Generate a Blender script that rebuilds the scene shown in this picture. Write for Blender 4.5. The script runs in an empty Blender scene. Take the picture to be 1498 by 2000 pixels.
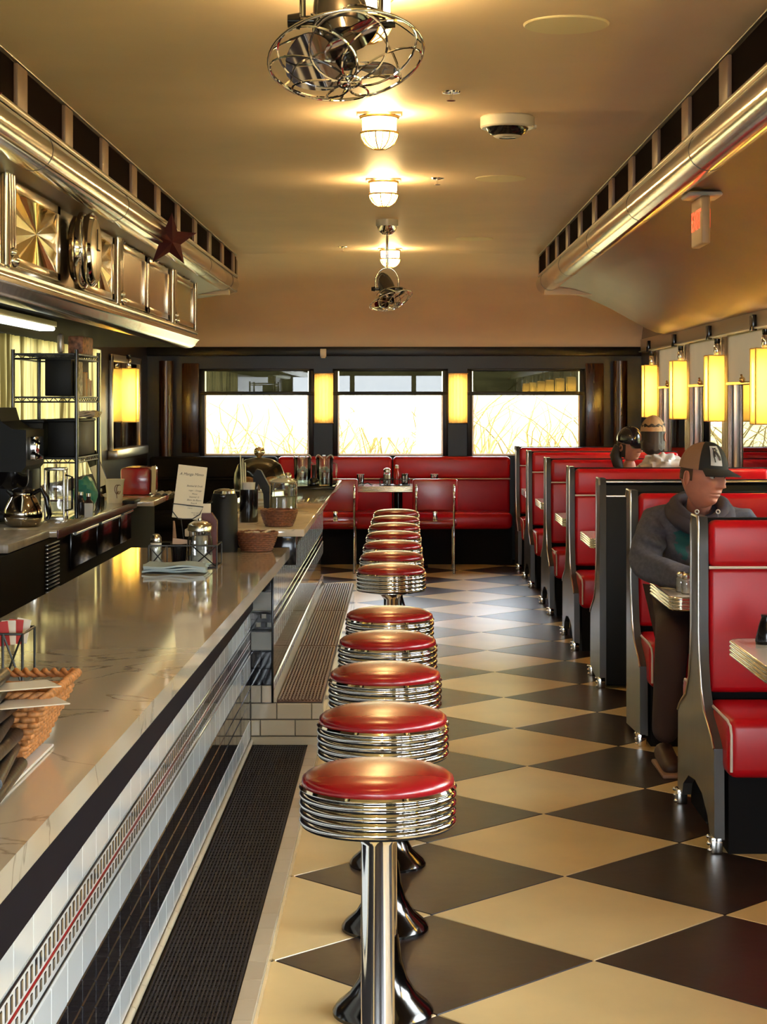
import bpy, bmesh, math, random
from mathutils import Vector, Matrix, Euler, noise
random.seed(7)
sc = bpy.context.scene
C = sc.collection
PI = math.pi

# ---------------------------------------------------------------- camera
F = 3500.0                       # focal length in pixels of the 1498 x 2000 frame
cam = bpy.data.cameras.new('camera'); camo = bpy.data.objects.new('camera', cam); C.objects.link(camo)
camo.location = (0, 0, 1.55); camo.rotation_euler = (PI/2, 0, 0)
cam.sensor_fit = 'HORIZONTAL'; cam.sensor_width = 36; cam.lens = F/1498*36
cam.shift_x = (749-785)/1498; cam.shift_y = -(1000-785)/1498
cam.clip_start = .05; cam.clip_end = 200
sc.camera = camo
# ---------------------------------------------------------------- light
sc.view_settings.view_transform = 'Standard'; sc.view_settings.look = 'None'
sc.view_settings.gamma = 1; sc.view_settings.exposure = 1.32; sc.view_settings.use_curve_mapping = False
w = bpy.data.worlds.new('sky'); sc.world = w; w.use_nodes = True
bg = w.node_tree.nodes['Background']; bg.inputs[0].default_value = (.84, .91, 1, 1); bg.inputs[1].default_value = 8.5
sun = bpy.data.lights.new('sun', 'SUN'); sun.energy = 7; sun.angle = math.radians(1.5); sun.color = (1, .93, .78)
so = bpy.data.objects.new('sun', sun); C.objects.link(so)
so.rotation_euler = Vector((-.72, -.42, .62)).to_track_quat('Z', 'Y').to_euler()
sc.cycles.max_bounces = 8; sc.cycles.diffuse_bounces = 4; sc.cycles.glossy_bounces = 5
sc.cycles.transmission_bounces = 6; sc.cycles.transparent_max_bounces = 12
sc.cycles.sample_clamp_indirect = 6; sc.cycles.caustics_reflective = False; sc.cycles.caustics_refractive = False
sc.cycles.use_denoising = True
LAMP_WARM = (1, .68, .28, 1); GLOBE = 44.0; TUBE = 60.0

def portal(loc, rot, sx, sy):
    l = bpy.data.lights.new('window_portal', 'AREA'); l.shape = 'RECTANGLE'; l.size = sx; l.size_y = sy
    l.cycles.is_portal = True
    o = bpy.data.objects.new('window_portal', l); C.objects.link(o); o.location = loc; o.rotation_euler = rot
# ---------------------------------------------------------------- helpers
def px(p, d): return (p-785)*d/F
def pz(p, d): return 1.55-(p-785)*d/F
def hx(h):
    h = h.lstrip('#'); v = [int(h[i:i+2], 16)/255 for i in (0, 2, 4)]
    return tuple(c/12.92 if c <= .04045 else ((c+.055)/1.055)**2.4 for c in v)+(1,)
MC = {}
def mat(name, col, rough=.5, metal=0., coat=0., em=None, es=0., noise_amt=0., nscale=8., bump=0., bscale=60., spec=.5, rand=0., trans=0., stretch=None, sub=None):
    if name in MC: return MC[name]
    m = bpy.data.materials.new(name); m.use_nodes = True; MC[name] = m
    nt = m.node_tree; b = nt.nodes['Principled BSDF']
    c = hx(col) if isinstance(col, str) else tuple(col)+((1,) if len(col) == 3 else ())
    b.inputs['Base Color'].default_value = c; b.inputs['Roughness'].default_value = rough
    b.inputs['Metallic'].default_value = metal; b.inputs['Coat Weight'].default_value = coat
    b.inputs['Coat Roughness'].default_value = .06
    b.inputs['Specular IOR Level'].default_value = spec; b.inputs['Transmission Weight'].default_value = trans
    if em: b.inputs['Emission Color'].default_value = em; b.inputs['Emission Strength'].default_value = es
    tc = nt.nodes.new('ShaderNodeTexCoord'); mp = nt.nodes.new('ShaderNodeMapping')
    nt.links.new(tc.outputs['Object'], mp.inputs[0])
    if stretch: mp.inputs['Scale'].default_value = stretch
    last = None
    if noise_amt:
        n = nt.nodes.new('ShaderNodeTexNoise'); n.inputs['Scale'].default_value = nscale; n.inputs['Detail'].default_value = 5
        nt.links.new(mp.outputs[0], n.inputs[0])
        r = nt.nodes.new('ShaderNodeMapRange'); r.inputs[1].default_value = .3; r.inputs[2].default_value = .7
        r.inputs[3].default_value = 1-noise_amt; r.inputs[4].default_value = 1+noise_amt*.6
        nt.links.new(n.outputs[0], r.inputs[0]); last = r.outputs[0]
    if rand:
        oi = nt.nodes.new('ShaderNodeObjectInfo'); r2 = nt.nodes.new('ShaderNodeMapRange')
        r2.inputs[3].default_value = 1-rand; r2.inputs[4].default_value = 1+rand*.5
        nt.links.new(oi.outputs['Random'], r2.inputs[0])
        if last:
            mm = nt.nodes.new('ShaderNodeMath'); mm.operation = 'MULTIPLY'
            nt.links.new(last, mm.inputs[0]); nt.links.new(r2.outputs[0], mm.inputs[1]); last = mm.outputs[0]
        else: last = r2.outputs[0]
    if last:
        vm = nt.nodes.new('ShaderNodeVectorMath'); vm.operation = 'SCALE'; vm.inputs[0].default_value = c[:3]
        nt.links.new(last, vm.inputs['Scale']); nt.links.new(vm.outputs[0], b.inputs['Base Color'])
    if bump:
        n2 = nt.nodes.new('ShaderNodeTexNoise'); n2.inputs['Scale'].default_value = bscale; n2.inputs['Detail'].default_value = 3
        nt.links.new(mp.outputs[0], n2.inputs[0])
        bp = nt.nodes.new('ShaderNodeBump'); bp.inputs['Strength'].default_value = bump; bp.inputs['Distance'].default_value = .01
        nt.links.new(n2.outputs[0], bp.inputs['Height']); nt.links.new(bp.outputs[0], b.inputs['Normal'])
    return m
def thin_glass(name, tint=(1, 1, 1, 1), fac=.08, rough=.0):
    m = bpy.data.materials.new(name); m.use_nodes = True; nt = m.node_tree; nt.nodes.clear(); MC[name] = m
    o = nt.nodes.new('ShaderNodeOutputMaterial'); t = nt.nodes.new('ShaderNodeBsdfTransparent'); t.inputs[0].default_value = tint
    g = nt.nodes.new('ShaderNodeBsdfGlossy'); g.inputs['Roughness'].default_value = rough
    fr = nt.nodes.new('ShaderNodeFresnel'); fr.inputs[0].default_value = 1.5
    mx = nt.nodes.new('ShaderNodeMixShader'); ad = nt.nodes.new('ShaderNodeMath'); ad.operation = 'ADD'; ad.inputs[1].default_value = fac; ad.use_clamp = True
    geo = nt.nodes.new('ShaderNodeNewGeometry')
    nt.links.new(fr.outputs[0], ad.inputs[0]); nt.links.new(ad.outputs[0], mx.inputs[0])
    nt.links.new(t.outputs[0], mx.inputs[1]); nt.links.new(g.outputs[0], mx.inputs[2]); nt.links.new(mx.outputs[0], o.inputs[0])
    return m
def translucent(name, col, mixf=.6, rough=.6, noise_s=0):
    m = bpy.data.materials.new(name); m.use_nodes = True; nt = m.node_tree; nt.nodes.clear(); MC[name] = m
    o = nt.nodes.new('ShaderNodeOutputMaterial'); c = hx(col) if isinstance(col, str) else col
    d = nt.nodes.new('ShaderNodeBsdfDiffuse'); t = nt.nodes.new('ShaderNodeBsdfTranslucent'); d.inputs[0].default_value = c; t.inputs[0].default_value = c
    mx = nt.nodes.new('ShaderNodeMixShader'); mx.inputs[0].default_value = mixf
    nt.links.new(d.outputs[0], mx.inputs[1]); nt.links.new(t.outputs[0], mx.inputs[2]); nt.links.new(mx.outputs[0], o.inputs[0])
    return m

class MB:
    def __init__(s): s.v = []; s.f = []; s.tb = False
    def add(s, vs, fs, M=None):
        n = len(s.v)
        s.v += [tuple(M @ Vector(v)) if M else tuple(v) for v in vs]; s.f += [tuple(i+n for i in f) for f in fs]; return s
    def bm(s, b, M=None):
        b.verts.ensure_lookup_table(); b.verts.index_update()
        s.add([v.co[:] for v in b.verts], [[v.index for v in f.verts] for f in b.faces], M); b.free(); return s
    def box(s, x0, x1, y0, y1, z0, z1, bev=0, seg=2, M=None):
        x0, x1 = sorted((x0, x1)); y0, y1 = sorted((y0, y1)); z0, z1 = sorted((z0, z1))
        if not bev:
            vs = [(x, y, z) for x in (x0, x1) for y in (y0, y1) for z in (z0, z1)]
            return s.add(vs, [(0, 1, 3, 2), (4, 6, 7, 5), (0, 4, 5, 1), (2, 3, 7, 6), (0, 2, 6, 4), (1, 5, 7, 3)], M)
        b = bmesh.new(); bmesh.ops.create_cube(b, size=1)
        for v in b.verts: v.co = Vector((x0+(v.co.x+.5)*(x1-x0), y0+(v.co.y+.5)*(y1-y0), z0+(v.co.z+.5)*(z1-z0)))
        bmesh.ops.bevel(b, geom=b.edges[:], offset=bev, segments=seg, profile=.5, affect='EDGES')
        return s.bm(b, M)
    def lathe(s, prof, n=24, c=(0, 0, 0), M=None, cap=True):
        vs = []; fs = []
        for r, z in prof:
            for i in range(n):
                a = 2*PI*i/n; vs.append((c[0]+r*math.cos(a), c[1]+r*math.sin(a), c[2]+z))
        k = len(prof)
        for j in range(k-1):
            for i in range(n):
                i2 = (i+1) % n; fs.append((j*n+i, j*n+i2, (j+1)*n+i2, (j+1)*n+i))
        if cap:
            if prof[0][0] > 1e-6: fs.append(tuple(range(n-1, -1, -1)))
            if prof[-1][0] > 1e-6: fs.append(tuple((k-1)*n+i for i in range(n)))
        return s.add(vs, fs, M)
    def cyl(s, p0, p1, r0, r1=None, n=12):
        r1 = r0 if r1 is None else r1
        return s.tube([p0, p1], [r0, r1], n)
    def tube(s, pts, r, n=8, closed=False, flat=1.):
        s.tb = True; pts = [Vector(p) for p in pts]; N = len(pts)
        rs = r if isinstance(r, (list, tuple)) else [r]*N
        vs = []; fs = []; up = None
        for i, p in enumerate(pts):
            a = pts[(i-1) % N] if (closed or i > 0) else p; b = pts[(i+1) % N] if (closed or i < N-1) else p
            t = (b-a)
            t = t.normalized() if t.length > 1e-9 else Vector((0, 0, 1))
            if up is None: up = t.orthogonal().normalized()
            up = (up-t*up.dot(t))
            up = up.normalized() if up.length > 1e-6 else t.orthogonal().normalized()
            sd = t.cross(up)
            for k in range(n):
                q = 2*PI*k/n; vs.append(p+up*math.cos(q)*rs[i]+sd*math.sin(q)*rs[i]*flat)
        for i in range(N if closed else N-1):
            j = (i+1) % N
            for k in range(n):
                k2 = (k+1) % n; fs.append((i*n+k, i*n+k2, j*n+k2, j*n+k))
        if not closed: fs.append(tuple(range(n-1, -1, -1))); fs.append(tuple((N-1)*n+k for k in range(n)))
        return s.add(vs, fs)
    def sph(s, c, r, nu=16, nv=10, sc_=(1, 1, 1)):
        prof = [(max(r*math.sin(PI*j/nv), 1e-7), -r*math.cos(PI*j/nv)) for j in range(nv+1)]
        M = Matrix.Translation(c) @ Matrix.Diagonal((*sc_, 1)); return s.lathe(prof, nu, M=M, cap=False)
    def prism(s, poly, a, b, axis='x', M=None):
        n = len(poly)
        def P(u, v, t): return {'x': (t, u, v), 'y': (u, t, v), 'z': (u, v, t)}[axis]
        vs = [P(u, v, a) for u, v in poly]+[P(u, v, b) for u, v in poly]
        fs = [tuple(range(n-1, -1, -1)), tuple(range(n, 2*n))]+[(i, (i+1) % n, n+(i+1) % n, n+i) for i in range(n)]
        return s.add(vs, fs, M)
    def grid(s, fn, nu, nv, thick=None):
        vs = [fn(i/nu, j/nv) for i in range(nu+1) for j in range(nv+1)]; m = nv+1
        return s.add(vs, [(i*m+j, (i+1)*m+j, (i+1)*m+j+1, i*m+j+1) for i in range(nu) for j in range(nv)])
    def mesh(s, name, m, sharp=None):
        if sharp is None: sharp = 62 if s.tb else 35
        me = bpy.data.meshes.new(name); me.from_pydata(s.v, [], s.f)
        b = bmesh.new(); b.from_mesh(me); bmesh.ops.remove_doubles(b, verts=b.verts, dist=1e-6)
        bmesh.ops.recalc_face_normals(b, faces=b.faces); b.to_mesh(me); b.free()
        me.polygons.foreach_set('use_smooth', [True]*len(me.polygons)); me.set_sharp_from_angle(angle=math.radians(sharp))
        if m: me.materials.append(m)
        return me
def wl(o):
    v = Vector((0, 0, 0))
    while o: v += o.location; o = o.parent
    return v
def obj(name, mb, m, parent=None, world=False, sharp=None):
    me = mb.mesh(name, m, sharp) if isinstance(mb, MB) else mb
    o = bpy.data.objects.new(name, me); C.objects.link(o)
    if parent:
        o.parent = parent
        if world: o.location = -wl(parent)
    return o
def tag(o, label, cat, group=None):
    o['label'] = label; o['category'] = cat
    if group: o['group'] = group
    return o
def thing(name, label, cat, loc=(0, 0, 0), rz=0, group=None):
    o = bpy.data.objects.new(name, None); C.objects.link(o); o.empty_display_size = .1
    o.location = loc; o.rotation_euler = (0, 0, rz); return tag(o, label, cat, group)
def struct(name, mb=None, m=None, loc=(0, 0, 0)):
    if mb is None:
        o = bpy.data.objects.new(name, None); C.objects.link(o); o.location = loc
    else: o = obj(name, mb, m)
    o['kind'] = 'structure'; return o
def dup(root, loc, rz=None, label=None, group=None, keep=lambda o: True):
    def cp(o, par):
        c = o.copy(); C.objects.link(c)
        if par: c.parent = par
        for ch in o.children:
            if keep(ch): cp(ch, c)
        return c
    r = cp(root, None); r.location = loc
    if rz is not None: r.rotation_euler = (0, 0, rz)
    if label: r['label'] = label
    if group: r['group'] = group
    return r
def text(name, s, size, m, M, parent=None, extr=.0006, align='CENTER', shear=0., world=True):
    cu = bpy.data.curves.new(name, 'FONT'); cu.body = s; cu.size = size; cu.extrude = extr; cu.align_x = align; cu.align_y = 'CENTER'; cu.shear = shear
    cu.resolution_u = 3
    to = bpy.data.objects.new(name, cu); C.objects.link(to)
    me = bpy.data.meshes.new_from_object(to); bpy.data.objects.remove(to)
    me.transform(M); me.materials.clear(); me.materials.append(m)
    return obj(name, me, m, parent, world)
def frame_M(o, xdir, ydir):      # text frame: x right, y up
    x = Vector(xdir).normalized(); y = Vector(ydir).normalized(); z = x.cross(y)
    return Matrix(((x.x, y.x, z.x, o[0]), (x.y, y.y, z.y, o[1]), (x.z, y.z, z.z, o[2]), (0, 0, 0, 1)))
# ---------------------------------------------------------------- materials
chrome = mat('chrome', (.86, .85, .82), .06, 1)
chrome_w = mat('worn chrome', (.8, .77, .7), .16, 1, bump=.05, bscale=14)
steel = mat('satin steel', (.62, .58, .52), .28, 1)
redv = mat('red vinyl', (.32, .003, .007), .24, coat=.7, spec=.5, noise_amt=.12, nscale=5, bump=.12, bscale=14)
redb = mat('booth red vinyl', (.52, .005, .011), .30, coat=.0, spec=.38, noise_amt=.1, nscale=3, bump=.15, bscale=6)
redv.node_tree.nodes['Principled BSDF'].inputs['Coat Roughness'].default_value = .27
whitep = mat('white piping', '#e0cfc0', .35)
black = mat('black plastic', (.006, .006, .006), .5, spec=.25)
blackg = mat('black gloss', (.006, .005, .006), .14, coat=.0)
blackm = mat('black matte', (.008, .007, .007), .8, spec=.15)
wood_d = mat('dark mahogany panel', (.050, .016, .005), .25, coat=.15, noise_amt=.45, nscale=6, stretch=(6, 6, .6))
trimb = mat('black painted trim', (.006, .005, .005), .35, spec=.3)
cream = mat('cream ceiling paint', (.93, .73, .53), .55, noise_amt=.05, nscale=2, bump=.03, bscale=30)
soff = mat('shaded soffit paint', (.21, .125, .085), .40, noise_amt=.08, nscale=2)  # ceiling cream darkened to brown, the soffit's weak light put into the colour
tilew = mat('white glazed tile', (.76, .78, .74), .08, coat=.3, rand=.08)
tilec = mat('cream glazed tile', (.62, .53, .36), .12, coat=.2, rand=.12)
tileb = mat('black glazed tile', (.010, .009, .012), .06, coat=.5)
tiler = mat('red glazed tile', (.20, .02, .02), .12, coat=.3)
grout = mat('dark grout', (.05, .045, .04), .8)
groutl = mat('pale grout', (.5, .48, .43), .8)
floor_l = mat('cream floor tile', (.84, .63, .29), .34, noise_amt=.10, nscale=3, rand=.06, bump=.06, bscale=5, spec=1.0)
floor_d = mat('dark brown floor tile', (.027, .014, .011), .36, noise_amt=.22, nscale=3, rand=.10, bump=.15, bscale=7, spec=.45)
glassm = thin_glass('clear glass', (.93, .95, .93, 1), .12)
glassw = thin_glass('window glass', (.97, .98, .97, 1), .05)
gtrans = thin_glass('frosted transom glass', (.09, .09, .075, 1), .02)
white = mat('white ceramic', (.7, .66, .58), .25)
paper = mat('paper', (.75, .66, .48), .7)
wicker = mat('wicker', (.50, .20, .06), .55, noise_amt=.5, nscale=90)
wickerd = mat('dark wicker', (.20, .07, .03), .5, noise_amt=.5, nscale=90)
skin = mat('skin', (.50, .20, .13), .5, noise_amt=.12, nscale=18, bump=.1, bscale=90)
def marble(name, base, vein, rough):
    m = mat(name, base, rough, coat=.6); nt = m.node_tree; b = nt.nodes['Principled BSDF']
    tc = nt.nodes['Texture Coordinate']; n = nt.nodes.new('ShaderNodeTexNoise'); n.inputs['Scale'].default_value = 2.2; n.inputs['Detail'].default_value = 8
    n.inputs['Distortion'].default_value = 1.4
    cr = nt.nodes.new('ShaderNodeValToRGB'); e = cr.color_ramp.elements
    e[0].position = .485; e[0].color = (*base, 1); e[1].position = .515; e[1].color = (*base, 1)
    k = cr.color_ramp.elements.new(.50); k.color = (*vein, 1)
    nt.links.new(tc.outputs['Object'], n.inputs[0]); nt.links.new(n.outputs[0], cr.inputs[0]); nt.links.new(cr.outputs[0], b.inputs['Base Color'])
    return m
marb = marble('veined marble', (.66, .56, .42), (.40, .33, .24), .07)
# ================================================================ setting
WR, WL, WF, WB = 2.35, -2.5, 17.6, -2.5
# ---- floor: slab and diagonal chequer tiles
flo = struct('floor', MB().box(WL-.1, WR+.15, WB, WF+.1, -.12, -.004), grout)
S = .886; hs = S/2-.0022
tm = MB()
tm.add([(-hs, 0, -.004), (0, -hs, -.004), (hs, 0, -.004), (0, hs, -.004), (-hs+.003, 0, 0), (0, -hs+.003, 0), (hs-.003, 0, 0), (0, hs-.003, 0)],
       [(4, 5, 6, 7), (0, 1, 5, 4), (1, 2, 6, 5), (2, 3, 7, 6), (3, 0, 4, 7), (0, 3, 2, 1)])
md, ml = tm.mesh('floor_tile_dark', floor_d), tm.mesh('floor_tile_light', floor_l)
for i in range(-3, 4):
    for j in range(-6, 15):
        for k, (me, ox) in enumerate(((md, 0), (ml, S/2))):
            x = .09+S*i+ox; y = 5.86+S*j+ox
            if x < -.36-S*.4 and y < 13: continue
            if x < -2.5 or x > 2.3 or y < .2 or y > 17.5: continue
            o = obj('floor_tile', me, None, flo); o.location = (x, y, 0)
# plain margin under the counters and behind the viewpoint keeps the slab from showing through
# ---- ceiling
struct('ceiling', MB().box(-1.5, 1.25, WB, 15.1, 2.8, 2.9), cream)
def vf(u, v):
    t = u; z = 2.8-.71*(.22*t+.78*(1-math.sqrt(max(0, 1-t*t)))); return (WL-.1+v*(WR-WL+.2), 15.1+2.5*t, z)
va = MB(); va.grid(lambda u, v: vf(math.sin(u*PI/2), v), 24, 4)
va.add([(WL-.1, 15.1, 2.8), (WR+.1, 15.1, 2.8), (WR+.1, 15.1, 2.95), (WL-.1, 15.1, 2.95), (WR+.1, 17.75, 2.95), (WL-.1, 17.75, 2.95), (WR+.1, 17.75, 2.08), (WL-.1, 17.75, 2.08)],
       [(3, 2, 4, 5), (5, 4, 6, 7)])
va.box(WL-.1, -1.45, 15.02, 15.1, 2.45, 2.95); va.box(1.2, WR+.1, 15.02, 15.1, 2.45, 2.95)
struct('ceiling_end_vault', va, cream, )
SOR = [(1.18, 2.9), (1.18, 2.52), (1.24, 2.51), (1.4, 2.50), (1.6, 2.45), (1.8, 2.36), (1.97, 2.265), (2.1, 2.19), (2.2, 2.15), (2.32, 2.13), (2.45, 2.13), (2.45, 2.9)]
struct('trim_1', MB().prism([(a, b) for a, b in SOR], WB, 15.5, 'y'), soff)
SOL = [(-1.423, 2.9), (-1.423, 2.5), (-1.6, 2.47), (-1.9, 2.42), (-2.3, 2.3), (-2.62, 2.13), (-2.62, 2.9)]
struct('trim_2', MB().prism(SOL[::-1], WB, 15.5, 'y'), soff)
# ---- vent bands under the flat ceiling
ventd = mat('dark vent recess', (.006, .002, .002), .9, spec=.03)
postm = mat('tan vent post', (.26, .17, .14), .4)
for nm, xo, xi, p0, dp, n in (('trim_3', -1.40, -1.42, 6.62, .925, 10), ('trim_4', 1.157, 1.177, 6.46, .875, 11)):
    s_ = struct(nm, MB().box(xo, xi, WB, 15.3, 2.792, 2.8, .003).box(xo, xi, WB, 15.3, 2.615, 2.63, .003), steel)
    obj('recess_panel', MB().box(xi-.004*(1 if xi > 0 else -1), xi, WB, 15.3, 2.628, 2.787), ventd, s_)
    po = MB().box(xo, xi, -.085, .085, 2.628, 2.787, .004); me = po.mesh('vent_post', postm)
    for k in range(-9, n):
        y = p0+dp*k
        if y > 15.2: continue
        q = obj('vent_post', me, None, s_); q.location = (0, y, 0)
    rm = mat('vent rim', (.75, .62, .45), .25, .6)
# ---- chrome tubes along the soffits
def chrometube(nm, x, lab, sgn, r=.083):
    t = struct(nm, MB().tube([(x, y, 2.562) for y in (WB, 2, 6, 10, 14, 15.4)]+[(x, 15.47, 2.562)], [r]*6+[r*.7], 36), chrome_w)
    for y in (5.5, 7.2, 9.2, 11.2, 13.2, 14.9):
        obj('seam_ring', MB().tube([(x, y, 2.562), (x, y+.008, 2.562)], r+.0012, 36), mat('seam', (.08, .05, .04), .4), t)
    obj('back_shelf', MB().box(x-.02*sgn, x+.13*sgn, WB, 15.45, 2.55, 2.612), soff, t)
    return t
chrometube('trim_5', -1.485, '', -1); chrometube('trim_6', 1.235, '', 1)
# ---- right wall, piers, windows
wallp = mat('dark wall panel', (.035, .018, .012), .3, coat=.3, noise_amt=.3, nscale=5)
SC = [16.4, 14.7, 13.0, 11.27, 9.55, 7.8, 6.05, 4.3, 2.55, .8, -.95]
wr = MB().box(WR, WR+.16, WB, WF+.1, 0, 1.0).box(WR, WR+.16, WB, WF+.1, 2.13, 2.9).box(WR, WR+.16, 16.5, WF+.1, 1.0, 2.13)
for y in SC: wr.box(WR, WR+.16, y-.23, y+.04, 1.0, 2.13)
wr.box(WR, WR+.16, WB, -1.1, 1.0, 2.13)
struct('wall_right', wr, wallp)
flute = mat('fluted bronze pier', (.30, .22, .17), .25, .8)
hd = struct('trim_7', MB().box(2.29, WR, WB, 17.2, 2.035, 2.15, .006), mat('header panel', (.40, .31, .24), .35, .35))
obj('lower_lip', MB().box(2.27, WR, WB, 17.2, 2.022, 2.036, .004), steel, hd)
for y in (16.55, 15.0, 13.3, 11.62, 9.9, 8.2, 6.4):
    obj('hook_block', MB().box(2.262, 2.295, y-.05, y+.05, 2.01, 2.115, .006), blackg, hd)
struct('trim_8', MB().box(2.29, WR+.05, WB, 17.2, .985, 1.02, .008), steel)
for y in SC:
    p = MB().box(WR-.015, WR+.05, y-.22, y+.03, 1.0, 2.03)
    for k in range(5): p.tube([(WR-.015, y-.195+k*.05, 1.02), (WR-.015, y-.195+k*.05, 2.02)], .014, 8)
    struct('trim_9', p, flute)
blindm = translucent('beige blind cloth', (.34, .25, .17, 1), .3)
brass = mat('brass bar', (.75, .5, .22), .25, 1)
wn = 4
for a, b in zip(SC[1:], SC[:-1]):
    y0, y1 = a+.04, b-.23
    if y1 < 3: continue
    w_ = struct('window_%d' % wn); wn += 1; w_.location = (WR, (y0+y1)/2, 1.0)
    fr = MB()
    for q0, q1 in ((y0, y0+.035), (y1-.035, y1)): fr.box(WR+.01, WR+.06, q0, q1, 1.0, 2.13, .004)
    fr.box(WR+.01, WR+.06, y0, y1, 1.0, 1.04, .004).box(WR+.01, WR+.06, y0, y1, 2.09, 2.13)
    obj('window_frame', fr, steel, w_, True)
    obj('pane', MB().box(WR+.030, WR+.034, y0+.03, y1-.03, 1.03, 2.1), glassw, w_, True)
    bl = MB(); bl.grid(lambda u, v: (WR-.028+.004*math.sin(u*24), y0+.0+(y1-y0)*u, 1.685+.37*v), 24, 6)
    if y0 < 6: continue
    obj('roller_blind', bl, blindm, w_, True)
    bb = MB().tube([(WR-.03, y0, 1.68), (WR-.03, y1, 1.68)], .011, 10)
    bb.sph((WR-.045, (y0+y1)/2+.1, 1.70), .022, 10, 6); bb.tube([(WR-.045, (y0+y1)/2+.1, 1.70), (WR-.055, (y0+y1)/2+.08, 1.735)], .008, 6)
    obj('blind_bar', bb, brass, w_, True)
for y in (-.1, 5.2, 10.4, 15.2): portal((WR+.2, y, 1.5), (0, -PI/2, 0), 1.1, 5.4)
# ---- far wall
FW = [(-1.936, -.915), (-.629, .402), (.689, 1.745)]
wf = MB().box(WL-.1, WR+.15, WF, WF+.15, 0, 1.032).box(WL-.1, WR+.15, WF, WF+.15, 1.852, 2.12)
e = WL-.1
for a, b in FW+[(WR+.15, 0)]: wf.box(e, a, WF, WF+.15, 1.032, 1.852); e = b
struct('wall_far', wf, trimb)
goldf = mat('pale gold frame', (.62, .45, .30), .3, .4)
for i, (a, b) in enumerate(FW):
    w_ = struct('window_%d' % (i+1)); w_.location = ((a+b)/2, WF, 1.03)
    fr = MB().box(a-.05, b+.05, WF-.035, WF+.02, 1.615, 1.652, .005).box(a-.05, b+.05, WF-.03, WF+.02, 1.852, 1.875, .004)
    fr.box(a-.05, a, WF-.03, WF+.02, 1.0, 1.875, .005).box(b, b+.05, WF-.03, WF+.02, 1.0, 1.875, .005)
    obj('window_frame', fr, trimb, w_, True)
    gf = MB().box(a, a+.015, WF-.012, WF+.02, 1.032, 1.615).box(b-.015, b, WF-.012, WF+.02, 1.032, 1.615).box(a, b, WF-.012, WF+.02, 1.025, 1.042)
    obj('glazing_bead', gf, goldf, w_, True)
    obj('lower_pane', MB().box(a+.01, b-.01, WF+.04, WF+.044, 1.04, 1.62), glassw, w_, True)
    obj('transom_pane', MB().box(a+.01, b-.01, WF+.04, WF+.044, 1.64, 1.855), gtrans, w_, True)
    portal(((a+b)/2, WF+.3, 1.45), (-PI/2, 0, 0), b-a, .8)
tr = struct('trim_10', MB().box(WL, WR, WF-.05, WF, 2.0, 2.09, .01), trimb)
for x0, x1 in ((-2.16, -1.99), (1.80, 1.98)):
    struct('trim_11', MB().box(x0, x1, WF-.03, WF+.01, 1.05, 1.93, .01), wood_d)
for x in (2.13, -2.3):
    struct('trim_12', MB().lathe([(.07, 1.0), (.07, 1.95)], 24, (x, WF-.12, 0)), wood_d)
struct('trim_13', MB().box(-.78, -.75, WF-.02, WF, 1.0, 1.03), steel)
# ---- left wall
wlm = MB().box(WL-.15, WL, WB, WF+.1, 0, 1.0).box(WL-.15, WL, WB, WF+.1, 2.15, 2.9).box(WL-.15, WL, WB, 9.2, 1, 2.15).box(WL-.15, WL, 14.3, WF+.1, 1, 2.15)
struct('wall_left', wlm, wallp)
w_ = struct('window_20'); w_.location = (WL, 11.7, 1.0)
obj('pane', MB().box(WL-.09, WL-.086, 9.2, 14.3, 1, 2.15), glassw, w_, True)
fr = MB()
for y in (9.22, 10.9, 12.6, 14.28): fr.box(WL-.12, WL-.06, y-.03, y+.03, 1, 2.15)
obj('window_frame', fr, trimb, w_, True)
portal((WL-.2, 11.7, 1.58), (0, PI/2, 0), 1.1, 5.0)
w_ = struct('window_21', MB().box(WL, WL+.012, 15.35, 16.95, 1.14, 1.90), blackg)
w_.data.materials[0] = mat('dark mirror glass', (.05, .035, .03), .02, .6)
fr = MB().box(WL, WL+.03, 15.27, 15.36, 1.08, 1.95, .005).box(WL, WL+.03, 16.93, 17.02, 1.08, 1.95, .005).box(WL, WL+.03, 15.27, 17.02, 1.90, 1.96, .005)
fr.box(WL, WL+.09, 15.2, 17.05, 1.06, 1.14, .01)
obj('window_frame', fr, steel, w_)
# ---- wall behind the viewpoint, with its glazed door
wb = MB().box(WL-.1, WR+.15, WB-.15, WB, 2.1, 2.9).box(WL-.1, .3, WB-.15, WB, 0, .8).box(1.3, WR+.15, WB-.15, WB, 0, .8)
for x0, x1 in ((WL-.1, -2.3), (-1.1, -1.0), (.2, .3), (1.3, WR+.15)): wb.box(x0, x1, WB-.15, WB, .8, 2.1)
struct('wall_back', wb, wallp)
struct('door_1', MB().box(.3, 1.3, WB-.06, WB-.055, 0, 2.1), glassw)
for x0, x1 in ((-2.3, -1.1), (-1.0, .2)): struct('window_22', MB().box(x0, x1, WB-.06, WB-.055, .8, 2.1), glassw)  # unseen windows added to throw daylight forward and bounce it onto the ceiling
portal((0, WB-.25, 1.45), (PI/2, 0, 0), 4.6, 1.3)
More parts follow.
